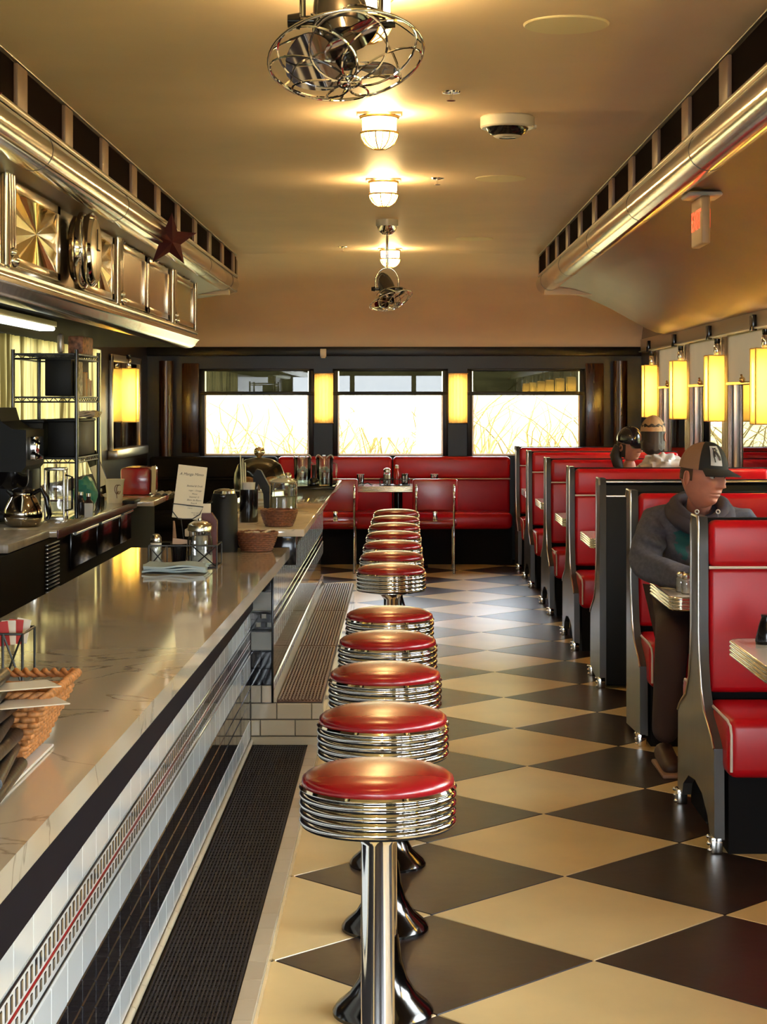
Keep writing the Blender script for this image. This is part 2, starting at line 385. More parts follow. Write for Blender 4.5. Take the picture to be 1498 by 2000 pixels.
# ---- outside ground
def gmat(name, a, b, s1, s2):
    m = mat(name, a, .9); nt = m.node_tree; bs = nt.nodes['Principled BSDF']; tc = nt.nodes['Texture Coordinate']
    n = nt.nodes.new('ShaderNodeTexNoise'); n.inputs['Scale'].default_value = s1; n.inputs['Detail'].default_value = 8; n.inputs['Roughness'].default_value = .7
    cr = nt.nodes.new('ShaderNodeValToRGB'); cr.color_ramp.elements[0].position = .36; cr.color_ramp.elements[0].color = (*a, 1)
    cr.color_ramp.elements[1].position = .60; cr.color_ramp.elements[1].color = (*b, 1)
    nt.links.new(tc.outputs['Object'], n.inputs[0]); nt.links.new(n.outputs[0], cr.inputs[0]); nt.links.new(cr.outputs[0], bs.inputs['Base Color'])
    return m
grass = gmat('dry meadow', (.05, .06, .015), (.30, .28, .09), 1.6, 20)
pale = gmat('pale dry field', (.14, .12, .04), (.34, .30, .13), 1.6, 20)
def gf_(u, v):
    x = -60+v*110; y = -20+u*100
    d = max(x-3.2, y-18.8, 0 if x > -4 else -x-4, 0)
    h = -.45+.36*max(d-1.2, 0)**.95 if (x > 3.2 or y > 18.8) else -.45
    h = min(h, 9)+(.18*noise.noise(Vector((x*.5, y*.5, 0))) if d > 1 else 0)
    return (x, y, h)
for nm, m_, u0, u1 in (('meadow_bank', grass, 0, .388), ('field_bank', pale, .388, 1)):
    g = MB(); g.grid(lambda u, v: gf_(u0+(u1-u0)*u, v), 60, 110); og = obj(nm, g, m_); og['kind'] = 'structure'
tw = MB()
def twig(x, y, z, n, mb):
    for k in range(n):
        a = random.uniform(0, 2*PI); l = random.uniform(.5, 1.3); p = Vector((x, y, z)); d = Vector((math.cos(a)*.5, math.sin(a)*.5, 1)); pts = [p.copy()]
        for q in range(4):
            p = p+d*l/4; d += Vector((random.uniform(-.5, .5), random.uniform(-.5, .5), -.15)); pts.append(p.copy())
        mb.tube(pts, [.014, .012, .010, .007, .004], 3)
for i in range(240):
    x = random.uniform(-4, 4.5); y = random.uniform(20.2, 24); twig(x, y, gf_((y+20)/100, (x+60)/110)[2]-.05, 3, tw)
for i in range(110):
    y = random.uniform(9, 30); x = random.uniform(4.4, 8); twig(x, y, gf_((y+20)/100, (x+60)/110)[2]-.05, 3, tw)
o = obj('wild_brush', tw, mat('dry yellow twigs', (.15, .10, .015), .8)); tag(o, 'bright yellow wild brush growing on the bank outside the windows', 'brush'); o['kind'] = 'stuff'
# ================================================================ counters
def tilebox(w, h, t=.005, ax='y', bev=.0025):     # tile seen from +x (ax y) or from -y (ax x); origin at its centre
    m = MB(); a, b = w/2-.0012, h/2-.0012; c = bev
    pts = [(-a, -b, 0), (a, -b, 0), (a, b, 0), (-a, b, 0), (-a+c, -b+c, t), (a-c, -b+c, t), (a-c, b-c, t), (-a+c, b-c, t)]
    if ax == 'y': v = [(q, p, r) for p, r, q in pts]
    else: v = [(p, -q, r) for p, r, q in pts]
    return m.add(v, [(4, 5, 6, 7), (0, 1, 5, 4), (1, 2, 6, 5), (2, 3, 7, 6), (3, 0, 4, 7)])
XN, XFc = -.663, -.567
# ---- low counter
lc = thing('counter_base', 'low counter base faced in white tiles with a black and white mosaic stripe', 'counter', (-.9, 5, 0))
obj('core', MB().box(-1.14, XN-.004, .8, 7.84, 0, .8755), tileb, lc, True)
obj('apron_band', MB().box(XN-.004, XN+.012, .8, 7.84, .642, .874, .003), mat('black apron', (.006, .004, .008), .6, spec=.15), lc, True)
P = .165
rows = ((.560, .641, tilew, 'tile'), (.356, .444, tilew, 'tile'), (.300, .355, tileb, 'black_tile'), (.243, .299, tileb, 'black_tile'), (.160, .242, tileb, 'black_tile'), (.075, .159, tilew, 'tile'))
for z0, z1, m, nm in rows:
    me = tilebox(P, z1-z0).mesh('wall_'+nm, m)
    y = 7.84-P/2
    while y > 2.3:
        o = obj('wall_'+nm, me, None, lc); o.location = (XN-.004+.9, y-5, (z0+z1)/2); y -= P
obj('mosaic_field', MB().box(XN-.004, XN, 2.2, 7.84, .445, .559), tilew, lc, True)
obj('red_line', MB().box(XN-.004, XN+.0022, 2.2, 7.84, .4985, .5055, .001), mat('red liner tile', (.25, .012, .012), .15), lc, True)
bl = MB().box(XN-.004, XN+.003, 2.2, 7.84, .5515, .5575, .001).box(XN-.004, XN+.003, 2.2, 7.84, .452, .457, .001)
obj('black_liner', bl, tileb, lc, True)
me = tilebox(.022, .036, .0035).mesh('mosaic_tile', tileb); me2 = tilebox(.022, .027, .0035).mesh('mosaic_tile', tileb)
for k in range(int(5.2/.0412)):
    y = 7.82-k*.0412
    for q, z in ((me, .527), (me2, .480)):
        o = obj('mosaic_tile', q, None, lc); o.location = (XN-.002+.9, y-5, z)
cv = MB()
y = 7.84
while y > 2.3:
    cv.tube([(XN+.004, y-.002, .063), (XN+.004, y-P+.002, .063)], .011, 8); y -= P
cvo = obj('bullnose_tile', cv, tilec, lc, True); cvo['kind'] = 'stuff'
ct = tag(obj('countertop', MB().prism([(-1.17, .8), (-.555, .8), (-.4855, 7.745), (-1.17, 7.745)], .876, .92, 'z'), marb), 'long glossy veined marble countertop on the low counter', 'countertop')
# ---- step in front of the low counter
st = thing('foot_step', 'low cream tiled foot step along the near counter', 'step', (-.5, 5, 0))
obj('core', MB().box(XN+.008, -.366, .8, 7.84, 0, .044), grout, st, True)
me = tilebox(.152, .044).mesh('step_tile', tilec); tt = MB().box(-.023, .026, -.0755, .0755, -.005, 0, .001, 1).mesh('edge_tile', mat('matte cream tile', (.55, .45, .30), .4, rand=.1))
y = 7.84-.076
while y > 3.6:
    o = obj('step_tile', me, None, st); o.location = (-.366+.5, y-5, .022)
    o = obj('edge_tile', tt, None, st); o.location = (-.389+.5, y-5, .051); y -= .152
rub = mat('black ribbed rubber', (.010, .006, .006), .6, spec=.3, bump=.5, bscale=160)
def ribmat(x0, x1, y0, y1, z, n, m, lab, dy=.03, rh=.006):
    t = thing('rubber_mat', lab, 'mat', ((x0+x1)/2, (y0+y1)/2, z))
    obj('mat_base', MB().box(x0, x1, y0, y1, z, z+.005, .002), m, t, True)
    r = MB(); wd = (x1-x0)/n
    for k in range(n):
        xc = x0+wd*(k+.5); r.box(xc-wd*.26, xc+wd*.26, y0+.006, y1-.006, z+.004, z+.004+rh, .0015, 1)
    y = y0+dy
    while y < y1-.02: r.box(x0+.01, x1-.01, y, y+.006, z+.004, z+.004+rh*.7); y += dy
    o = obj('ribs', r, m, t, True); o['kind'] = 'stuff'
ribmat(XN+.016, -.414, 2.6, 7.81, .045, 22, rub, 'black ribbed rubber mat lying on the low foot step', .04)
# ---- raised counter
rc = thing('counter_base', 'raised far counter base with mosaic stripe and dark tiles', 'counter', (-.8, 10, 0))
obj('core', MB().box(-.91, XFc-.004, 7.845, 12.6, .2315, .965).box(-.91, XN-.002, 7.845, 12.6, 0, .2315), tileb, rc, True)
obj('support_block', MB().box(-.90, -.46, 7.845, 7.95, .921, .966, .004).box(-.56, -.46, 7.79, 7.84, .84, .966, .004), blackg, rc, True)
obj('apron_band', MB().box(XFc-.004, XFc+.012, 7.84, 12.8, .80, .965, .003), blackg, rc, True)
t_ = MB()
for z0, z1 in ((.635, .80), (.462, .552), (.240, .312)):
    y = 7.845
    while y < 12.75:
        t_.add(*[(lambda mb: (mb.v, mb.f))(tilebox(.14, z1-z0))][0], Matrix.Translation((XFc-.004, y+.07, (z0+z1)/2))); y += .14
o = obj('side_tiles', t_, tilew, rc, True); o['kind'] = 'stuff'
t_ = MB()
for k in range(110):
    for z in (.612, .578):
        mb = tilebox(.02, .026, .004); t_.add(mb.v, mb.f, Matrix.Translation((XFc-.001, 7.87+k*.0445+(.02 if z < .6 else 0), z)))
o = obj('side_mosaic', t_, tileb, rc, True); o['kind'] = 'stuff'
obj('mosaic_field', MB().box(XFc-.004, XFc, 7.845, 12.8, .553, .634), tilew, rc, True)
obj('corner_bead', MB().box(XFc-.004, XFc+.006, 7.833, 7.845, .233, .80, .002), blackg, rc, True)
# return face towards the viewer
ret = [(-.665, -.57, .70, .80, tilew), (-.64, -.57, .632, .696, tilew), (-.655, -.57, .628, .631, tileb)]
def rtile(x0, x1, z0, z1, m, nm='return_tile'):
    mb = tilebox(x1-x0, z1-z0, .005, 'x'); me = mb.mesh(nm, m)
    o = obj(nm, me, None, rc); o.location = ((x0+x1)/2+.8, 7.841-10, (z0+z1)/2)
greyt = mat('grey glazed tile', (.30, .30, .27), .15, coat=.3)
for x0, x1 in ((-.663, -.615), (-.615, -.567)):
    rtile(x0, x1, .311, .385, tileb); rtile(x0, x1, .386, .460, tileb); rtile(x0, x1, .233, .310, tilec)
rtile(-.663, -.567, .462, .545, greyt); rtile(-.663, -.567, .635, .72, greyt)
for r_, z in ((0, .612), (1, .575)):
    for k in range(3):
        rtile(-.640+k*.0245, -.616+k*.0245, z-.012, z+.012, tileb if (k+r_) % 2 == 0 else greyt, 'mosaic_tile')
rtile(-.663, -.567, .594, .597, tileb, 'liner_tile'); rtile(-.663, -.567, .548, .556, tileb, 'liner_tile'); rtile(-.663, -.567, .624, .631, tileb, 'liner_tile')
tag(obj('countertop', MB().box(-.94, -.423, 7.75, 12.6, .967, 1.0, .004), marb), 'raised veined marble countertop at the far end holding pitchers and a cake dome', 'countertop')
# ---- tall step under it
ts = thing('foot_step', 'tall foot step faced in cream brick tiles below the raised counter', 'step', (-.45, 10, 0))
obj('core', MB().box(XFc-.002, -.349, 7.846, 12.98, 0, .231).box(XN, XFc, 7.846, 7.9, 0, .231), grout, ts, True)
for r_, (z0, z1) in enumerate(((.160, .232), (.087, .159))):
    x = -.663-(.0 if r_ == 0 else .076)+(.03 if r_ == 0 else 0)
    xs = [-.663, -.548, -.396, -.345] if r_ == 0 else [-.663, -.62, -.468, -.345]
    for a, b in zip(xs[:-1], xs[1:]):
        o = obj('brick_tile', tilebox(b-a, z1-z0, .005, 'x', .003).mesh('brick_tile', tilec), None, ts); o.location = ((a+b)/2+.45, 7.845-10, (z0+z1)/2)
o = obj('base_tile', tilebox(.318, .04, .008, 'x', .003).mesh('base_tile', tilec), None, ts); o.location = (-.504+.45, 7.845-10, .066)
t_ = MB()
for z0, z1 in ((.155, .232), (.078, .154), (0, .077)):
    y = 7.846
    while y < 12.9:
        mb = tilebox(.15, z1-z0); t_.add(mb.v, mb.f, Matrix.Translation((-.349, y+.075, (z0+z1)/2))); y += .15
o = obj('side_tiles', t_, tilec, ts, True); o['kind'] = 'stuff'
rub2 = mat('red brown ribbed rubber', (.17, .085, .06), .42, noise_amt=.25, nscale=4)
for k, (a, b) in enumerate(((7.86, 9.6), (9.61, 11.2), (11.21, 12.95))):
    ribmat(-.548, -.352, a, b, .232, 13, rub2, ['nearest brown ribbed mat section on the tall step', 'middle brown ribbed mat section on the tall step', 'farthest sunlit ribbed mat section on the tall step'][k], .05, .008)
obj('cove_strip', MB().prism([(-.566, .233), (-.548, .233), (-.566, .275)], 7.86, 12.8, 'y'), tilec, ts, True)
# ================================================================ stools
def stool():
    t = thing('bar_stool', '', 'stool', (0, 0, 0), 0, 'red vinyl stools in a row along the counter')
    obj('pedestal_base', MB().lathe([(.128, 0), (.128, .008), (.118, .022), (.085, .05), (.062, .09), (.048, .14), (.041, .19), (.039, .2)], 40), blackg_c, t)
    obj('pedestal_pole', MB().lathe([(.036, .19), (.036, .61), (.05, .63), (.12, .643), (.12, .656)], 36), chrome, t)
    K = 1.045; pr = [(.10, .648), (.155, .652)]
    for k in range(4):
        z0 = .653+k*.0185
        for q in range(7):
            a = PI*q/6; pr.append((.1615+.0065*math.sin(a), z0+.0185*(q/6)))
    pr += [(.166, .729), (.1685, .733), (.165, .738), (.156, .737)]
    obj('seat_band', MB().lathe(pr, 64, cap=False), chrome, t, sharp=60)
    gr = MB()
    for k in range(5): gr.tube([(.1612*math.cos(2*PI*j/48), .1612*math.sin(2*PI*j/48), .653+k*.0185) for j in range(48)], .0021, 5, True)
    obj('groove_shade_lines', gr, blackm, t)  # black rings paint the dark reflected bands between the chrome ribs
    obj('seat_cushion', MB().lathe([(.151, .730), (.160, .735), (.163, .742), (.161, .752), (.151, .760), (.131, .768), (.10, .774), (.05, .778), (0, .779)], 64), redv, t, sharp=80)
    return t
blackg_c = mat('dark chrome base', (.10, .095, .09), .12, 1)
SD = [3.82, 4.55, 5.28, 6.01, 6.74, 8.55, 9.28, 10.0, 10.73, 11.46, 12.19, 12.92]
ords = ['nearest', 'second', 'third', 'fourth', 'fifth', 'sixth', 'seventh', 'eighth', 'ninth', 'tenth', 'eleventh', 'farthest']
s0 = stool()
for i, d in enumerate(SD):
    lb = ('round red vinyl counter stool with ribbed chrome band, %s from the viewer' % ords[i]) if i not in (4, 5) else \
         ('red round stool, fifth in the row, last before the gap' if i == 4 else 'red round stool, sixth in the row, first beyond the gap')
    if i == 0: s0.location = (px(738, d), d, 0); s0['label'] = lb
    else: dup(s0, (px([0, 748, 752, 757, 761, 764, 765, 767, 769, 770, 772, 774][i], d), d, 0), None, lb)
# ================================================================ booths
plyd = mat('dark laminate end panel', (.060, .055, .050), .33, coat=.15, noise_amt=.35, nscale=5, stretch=(1, 1, .25), bump=.04, bscale=25)
def cushion(x0, x1, y0, y1, z0, z1, b): return MB().box(x0, x1, y0, y1, z0, z1, b, 4)
L = WR-1.07-.004
def half(t, s, w=.085, red=True):            # s=-1 half facing the viewer, +1 facing away
    def Y(v): return v*s
    obj('backrest', cushion(.036, L, Y(.018), Y(w), .50, .955, .022), redb, t)
    obj('backrest', cushion(.036, L, Y(.018), Y(w+.012), .950, 1.122, .028), redb, t)
    obj('piping', MB().tube([(.036, Y(w+.006), .953), (L, Y(w+.006), .953)], .0055, 8), whitep, t)
    st = obj('seat', cushion(.03, L, Y(w-.03), Y(.50), .275, .478, .035), redb, t)
    p = MB()
    for z in (.466,): p.tube([(.034, Y(w+.02), z+.004), (.036, Y(.455), z+.002), (.040, Y(.49), z-.012), (.042, Y(.50), z-.04), (.042, Y(.498), .30)], .005, 8)
    obj('piping', p, whitep, st)
    obj('plinth', MB().box(.05, L, Y(.02), Y(.40), 0, .28), blackm, t)
def booth(d, lab, near=True, far=True):
    t = thing('booth_bench', lab, 'booth', (1.07, d, 0), 0, 'red vinyl booths along the right wall')
    prof = []
    def side(s, lo, hi):
        return [(s*.41, lo), (s*.40, .36), (s*.365, .385), (s*.30, .415), (s*.20, .455), (s*.13, .53), (s*.10, .62), (s*.085, .72), (s*.082, 1.0), (s*.08, 1.10), (s*.062, 1.135)]
    ns = side(-1, .05, 0) if near else [(-.082, .02), (-.082, 1.10), (-.062, 1.135)]
    fs = side(1, .05, 0) if far else [(.082, .02), (.082, 1.10), (.062, 1.135)]
    poly = ns+fs[::-1]
    arch = []
    a, b = poly[-1][0], poly[0][0]
    if near and far: arch = [(.30, .05), (.27, .10), (.15, .155), (0, .17), (-.15, .155), (-.27, .10), (-.31, .05)]
    pl = obj('end_panel', MB().prism(poly+arch, 0, .035, 'x'), plyd, t, sharp=30)
    obj('panel_edge_cap', MB().tube([(-.001, y, z) for y, z in poly if z > .3], .005, 6), steel, pl)
    ft = MB()
    for y in ([-.38] if near else [])+([.38] if far else [])+([-.06] if not near else []):
        ft = MB(); ft.box(-.012, .03, y-.03, y+.03, .0, .06, .006)
        for q in range(3): ft.sph((-.014, y-.015+.015*q, .012+.02*q), .008, 8, 6)
        obj('foot_bracket', ft, chrome, t)
    pass
    obj('spine_board', MB().box(.034, L, -.0165, .0165, .02, 1.128, .004), blackm, t)
    if near: half(t, -1)
    else:
        obj('back_board', MB().box(.034, L, -.080, -.018, .02, 1.10, .006), black, t)
        obj('trim_rail', MB().box(.034, L, -.088, -.079, 1.035, 1.045, .002).box(.034, L, -.088, .0, 1.112, 1.122, .003), steel, t)
    if far: half(t, 1)
    else: obj('back_board', MB().box(.034, L, .018, .080, .02, 1.10, .006), blackg, t)
    return t
booth(6.545, 'nearest double sided red booth bench with dark end panel at right')
booth(8.46, 'red booth bench directly behind the man in the grey hoodie', True, False)
booth(9.775, 'booth bench with black back board and metal rail, turned away', False, True)
booth(11.54, 'double red booth bench under the person in the tan cap')
booth(13.38, 'double red booth bench, second from the far end wall')
booth(15.3, 'farthest double red booth bench beside the right windows')
booth(16.9, 'single red booth bench against the far wall in the right corner', True, False)
lam = mat('cream laminate', (.62, .52, .40), .18, coat=.4)
def table(d, lab, x0=1.085, x1=WR-.02, dp=.33, z=.76, T=.055, grp='chrome edged diner tables'):
    t = thing('diner_table', lab, 'table', ((x0+x1)/2, d, 0), 0, grp)
    w_ = (x1-x0)/2
    def ring(off, z_):
        pts = []
        R = .05
        for cx, cy, a0 in ((w_-R, dp-R, 0), (-w_+R, dp-R, 90), (-w_+R, -dp+R, 180), (w_-R, -dp+R, 270)):
            for q in range(7):
                a = math.radians(a0+q*15); pts.append((cx+(R+off)*math.cos(a), cy+(R+off)*math.sin(a), z_))
        return pts
    def loft(layers):
        m = MB(); n = 28; vs = [p for l in layers for p in ring(*l)]; k = len(layers)
        fs = [(j*n+i, j*n+(i+1) % n, (j+1)*n+(i+1) % n, (j+1)*n+i) for j in range(k-1) for i in range(n)]
        return m.add(vs, fs+[tuple(range(n-1, -1, -1)), tuple((k-1)*n+i for i in range(n))])
    obj('tabletop', loft([(-.006, z-T+.002), (-.006, z-.001), (-.012, z)]), lam, t)
    ly = []
    for k in range(4):
        for q in range(5): ly.append((-.006+.006*math.sin(PI*q/4), z-T+T*(k+q/4.)/4))
    m = MB(); n = 28; vs = [p for l in ly for p in ring(*l)]
    m.add(vs, [(j*n+i, j*n+(i+1) % n, (j+1)*n+(i+1) % n, (j+1)*n+i) for j in range(len(ly)-1) for i in range(n)])
    obj('ribbed_edge', m, chrome_w, t, sharp=80)
    obj('pedestal', MB().lathe([(.04, .03), (.04, z-T-.02), (.12, z-T)], 20), blackg, t)
    obj('cross_foot', MB().box(-.28, .28, -.03, .03, 0, .035, .01).box(-.03, .03, -.25, .25, 0, .035, .01), blackg, t)
    return t
table(5.66, 'nearest cream topped table with ribbed chrome edge, cut by the right frame edge')
table(7.57, 'cream topped table in front of the man in the hoodie')
table(10.65, 'chrome edged booth table, third from the viewer')
table(12.45, 'chrome edged booth table beside the person in the black cap')
table(14.35, 'chrome edged booth table, fifth from the viewer')
table(16.05, 'farthest chrome edged booth table near the corner')
table(16.75, 'free standing table with ribbed chrome edge before the far banquette', -.50, .43, .30, .775)
# ---- banquette along the far wall
for i, (x0, x1) in enumerate(((-2.45, -1.21), (-1.2, -.095), (-.085, 1.05))):
    redb_ = blackm if i == 0 else redb
    t = thing('banquette', ['black upholstered left end of the banquette below the left far window', 'left section of red banquette below the far windows', 'right section of red banquette below the far windows'][i], 'banquette', ((x0+x1)/2, 17.4, 0), 0, 'red banquette along the far wall')
    obj('backrest', cushion(x0, x1, 17.36, 17.52, .80, 1.02, .035), redb_, t, True)
    obj('backrest', cushion(x0, x1, 17.40, 17.52, .46, .81, .03), redb_, t, True)
    obj('piping', MB().tube([(x0, 17.365, .805), (x1, 17.365, .805)], .006, 6), whitep if i else trimb, t, True)
    obj('seat', cushion(x0, x1, 16.98, 17.42, .34, .50, .05), redb_, t, True)
    obj('plinth', MB().box(x0, x1, 17.1, 17.5, 0, .35), blackm, t, True)
# ---- chairs before the banquette
def chair(loc, lab):
    t = thing('dining_chair', lab, 'chair', loc, 0, 'red vinyl chrome chairs')
    obj('seat', cushion(-.20, .20, -.20, .20, .42, .48, .025), redv, t)
    bk = MB(); bk.grid(lambda u, v: ((u-.5)*.41*(1-.12*(2*v-1)**6*0-.06*(v > .9)), -.215+.035*math.cos((u-.5)*2.4)-.02-.05*v, .56+.29*v), 16, 8)
    m = cushion(-.205, .205, -.265, -.215, .56, .855, .024); obj('backrest', m, redv, t)
    for s in (-1, 1):
        x = s*.17
        obj('leg', MB().tube([(x, -.29, .0), (x, -.25, .30), (x, -.225, .46), (x, -.275, .60), (x, -.28, .79), (x, -.27, .80)], .011, 8), chrome, t)
        obj('leg', MB().tube([(x, .21, 0), (x, .18, .30), (x, .17, .42), (x, .0, .425), (x, -.22, .43)], .011, 8), chrome, t)
        bo = MB()
        for z in (.785, .745, .69): bo.sph((x, -.288, z), .012, 8, 6)
        obj('bolt', bo, chrome, t)
    obj('stretcher', MB().box(-.02, .02, -.24, -.226, .47, .575, .003), chrome, t)
    return t
chair((.30, 16.42, 0), 'red vinyl chair with chrome legs at the right front of the free table')
chair((-.60, 16.42, 0), 'red vinyl chair with chrome legs half hidden behind the raised counter')
# ================================================================ ceiling fixtures
shade = translucent('amber shade', (1, .84, .42, 1), .75)
globe_m = mat('lit amber globe', (1, .8, .5), .4, em=LAMP_WARM, es=GLOBE)
tube_m = mat('lit lamp tube', (1, .9, .7), .4, em=(1, .80, .42, 1), es=TUBE)
cage_m = mat('brass cage', (.8, .55, .22), .3, 1)
def globe(loc, lab):
    t = thing('ceiling_light', lab, 'lamp', loc, 0, 'amber caged ceiling lights')
    obj('base_plate', MB().box(-.095, .095, -.06, .06, -.012, 0, .004), cream, t)
    obj('globe', MB().lathe([(.0, -.145), (.03, -.142), (.055, -.128), (.070, -.10), (.074, -.06), (.074, -.012)], 28), globe_m, t, sharp=80)
    cg = MB().tube([(.080*math.cos(2*PI*k/28), .080*math.sin(2*PI*k/28), -.085) for k in range(28)], .006, 6, True)
    for k in range(8):
        a = PI*k/8+.2; cg.tube([(.082*math.cos(a)*math.cos(q), .082*math.sin(a)*math.cos(q), -.085-.072*math.sin(q)) for q in [PI*j/10 for j in range(11)]], .0035, 5)
    cg.tube([(.080*math.cos(2*PI*k/28), .080*math.sin(2*PI*k/28), -.018) for k in range(28)], .007, 6, True)
    obj('cage', cg, cage_m, t); return t
g0 = globe((-.11, 5.47, 2.8), 'amber caged ceiling light partly behind the near fan')
dup(g0, (px(741, 7.77), 7.77, 2.8), None, 'amber caged ceiling light, first clear one below the near fan')
dup(g0, (px(749, 10.06), 10.06, 2.8), None, 'amber caged ceiling light, midway along the ceiling')
dup(g0, (px(762, 14.6), 14.6, 2.8), None, 'amber caged ceiling light behind the far fan rod')
dup(g0, (-.11, 3.17, 2.8), None, 'amber caged ceiling light out of view above the near fan')
dup(g0, (-.11, .87, 2.8), None, 'amber caged ceiling light out of view overhead')
def fan(loc, lab, rz):
    t = thing('ceiling_fan', lab, 'fan', loc, 0, 'chrome caged ceiling fans')
    obj('mount_cup', MB().lathe([(.074, -.045), (.076, -.04), (.076, 0)], 32), white, t)
    obj('canopy', MB().lathe([(.012, -.105), (.035, -.10), (.06, -.075), (.071, -.045)], 32), chrome, t)
    obj('rod', MB().tube([(0, 0, -.09), (0, 0, -.335)], .009, 12), chrome, t)
    yk = [(.078*math.cos(PI*k/28), 0, -.42+.09*math.sin(PI*k/28)) for k in range(29)]
    yk = [(.078, 0, -.47)]+yk+[(-.078, 0, -.47)]
    obj('yoke', MB().tube(yk, .0065, 10), chrome, t)
    R = Matrix.Translation((0, 0, -.475)) @ Euler((math.radians(-24), 0, rz)).to_matrix().to_4x4()
    for s in (-1, 1):
        kn = MB(); kn.tube([(s*.055, 0, 0), (s*.082, 0, 0), (s*.084, 0, 0), (s*.108, 0, 0)], [.011, .011, .017, .013], 14)
        k_ = obj('pivot_knob', kn, blackg, t); k_.location = (0, 0, -.475)
    h = MB().lathe([(0, .125)]+[(.056*math.sin(PI/2*j/10), .125*math.cos(PI/2*j/10)) for j in range(1, 11)]+[(.056, -.012), (.048, -.02), (.046, -.045), (.03, -.055), (0, -.055)], 32, M=R)
    obj('motor_housing', h, mat('gunmetal housing', (.16, .15, .15), .18, .9), t)
    Rb = R @ Matrix.Translation((0, 0, -.09))
    for k in range(3):
        b = MB()
        def bf(u, v):
            r = .018+.108*u; wv = .056*math.sqrt(max(0, math.sin(PI*min(1, .10+.90*u**.8))))+.002
            a = (v-.5)*2*wv; return Vector((r, a, a*.55+.012*math.sin(u*PI)))
        n0 = 14; m0 = 8
        Mk = Rb @ Matrix.Rotation(2*PI*k/3+.5, 4, 'Z')
        top = [bf(i/n0, j/m0) for i in range(n0+1) for j in range(m0+1)]
        bot = [p-Vector((0, 0, .002)) for p in top]; q = len(top); mm = m0+1
        fs = [(i*mm+j, (i+1)*mm+j, (i+1)*mm+j+1, i*mm+j+1) for i in range(n0) for j in range(m0)]
        b.add(top, fs, Mk); b.add(bot, [f[::-1] for f in fs], Mk)
        obj('blade', b, mat('polished blade', (.45, .42, .42), .08, 1), t)
    obj('hub', MB().lathe([(0, -.02), (.016, -.018), (.022, -.005), (.022, .02), (.0, .03)], 20, M=Rb), blackg, t)
    cg = MB(); R1 = .155
    def T(p): return R @ Vector(p)
    cg.tube([T((R1*math.cos(2*PI*k/48), R1*math.sin(2*PI*k/48), -.085)) for k in range(48)], .0032, 6, True)
    cg.tube([T((.058*math.cos(2*PI*k/30), .058*math.sin(2*PI*k/30), -.015)) for k in range(30)], .003, 6, True)
    for k in range(7):        # petal loops in front and behind
        a = 2*PI*k/7; c0 = (.078*math.cos(a), .078*math.sin(a))
        cg.tube([T((c0[0]+.076*math.cos(q), c0[1]+.076*math.sin(q), -.145+.060*((math.hypot(c0[0]+.076*math.cos(q), c0[1]+.076*math.sin(q)))/R1)**2)) for q in [2*PI*j/28 for j in range(28)]], .0024, 5, True)
        cg.tube([T(((.058+.097*u)*math.cos(a+.5*u), (.058+.097*u)*math.sin(a+.5*u), -.015-.07*u**1.6)) for u in [j/8 for j in range(9)]], .0026, 5)
    cg.tube([T((.022*math.cos(2*PI*k/16), .022*math.sin(2*PI*k/16), -.145)) for k in range(16)], .003, 5, True)
    obj('wire_cage', cg, chrome, t); return t
fan((px(667, 3.6), 3.6, 2.79), 'large chrome caged fan filling the top centre', .3)
fan((px(756, 12.3), 12.3, 2.8), 'small chrome caged fan hanging far down the room', .9)
for i, (p, y_, w_) in enumerate(((1106, 47, 168), (978, 348, 100), (927, 466, 72))):
    d = 4375/(785-y_); t = tag(obj('ceiling_speaker', MB().lathe([(0, -.006), (.13, -.006), (.137, -.006), (.1425, -.002), (.1425, 0)], 48), mat('speaker grille', (.95, .82, .52), .5)),
        ['largest round flush ceiling disc at upper right', 'middle round flush ceiling disc beyond the camera dome', 'farthest round flush ceiling disc near the end vault'][i], 'ceiling disc', 'round flush ceiling discs')
    t.location = (px(p, d), d, 2.8)
for i, (p, y_) in enumerate(((881, 179), (854, 348), (669, 482))):
    d = 4375/(785-y_); t = thing('fire_sprinkler', ['sprinkler head on the ceiling nearest the fan', 'sprinkler head on the ceiling between lights, middle one', 'sprinkler head left of the far fan'][i], 'sprinkler', (px(p, d), d, 2.8), 0, 'ceiling sprinklers')
    obj('escutcheon', MB().lathe([(.038, 0), (.036, -.006), (.015, -.010)], 24), chrome, t)
    obj('nozzle', MB().lathe([(.006, -.008), (.006, -.03), (.018, -.034), (.018, -.037), (0, -.037)], 14), chrome, t)
t = thing('dome_camera', 'white round dome camera on the ceiling right of the lights', 'camera', (.462, 7.85, 2.8))
obj('housing', MB().lathe([(.112, -.052), (.119, -.046), (.119, -.006), (.112, 0)], 48), white, t)
obj('side_tab', MB().box(.105, .128, -.02, .02, -.052, -.038, .004), white, t)
obj('dome', MB().lathe([(0, -.093), (.03, -.092), (.055, -.087), (.082, -.072), (.093, -.05)], 40), blackg, t, sharp=80)
obj('dome_ring', MB().lathe([(.036, -.094), (.052, -.092), (.062, -.086), (.055, -.083)], 40, cap=False), white, t)
# ---- exit sign
t = thing('exit_sign', 'red lettered exit sign hanging edge on under the right soffit', 'sign', (1.35, 8.1, 2.5))
obj('ceiling_plate', MB().box(-.075, .085, -.10, .10, -.03, -.008, .012, 3), white, t)
obj('sign_body', MB().box(-.018, .022, -.13, .15, -.245, -.03, .008, 3), mat('aged sign housing', (.50, .34, .20), .4), t)
redl = mat('lit red letters', (.8, .05, .03), .4, em=(1, .06, .02, 1), es=1.0)
for s in (-1, 1):
    text('exit_letters', 'EXIT', .125, redl, frame_M((-.0195 if s < 0 else .0235, .01, -.135), (0, -1 if s < 0 else 1, 0), (0, 0, 1)), t, .0015, world=False)
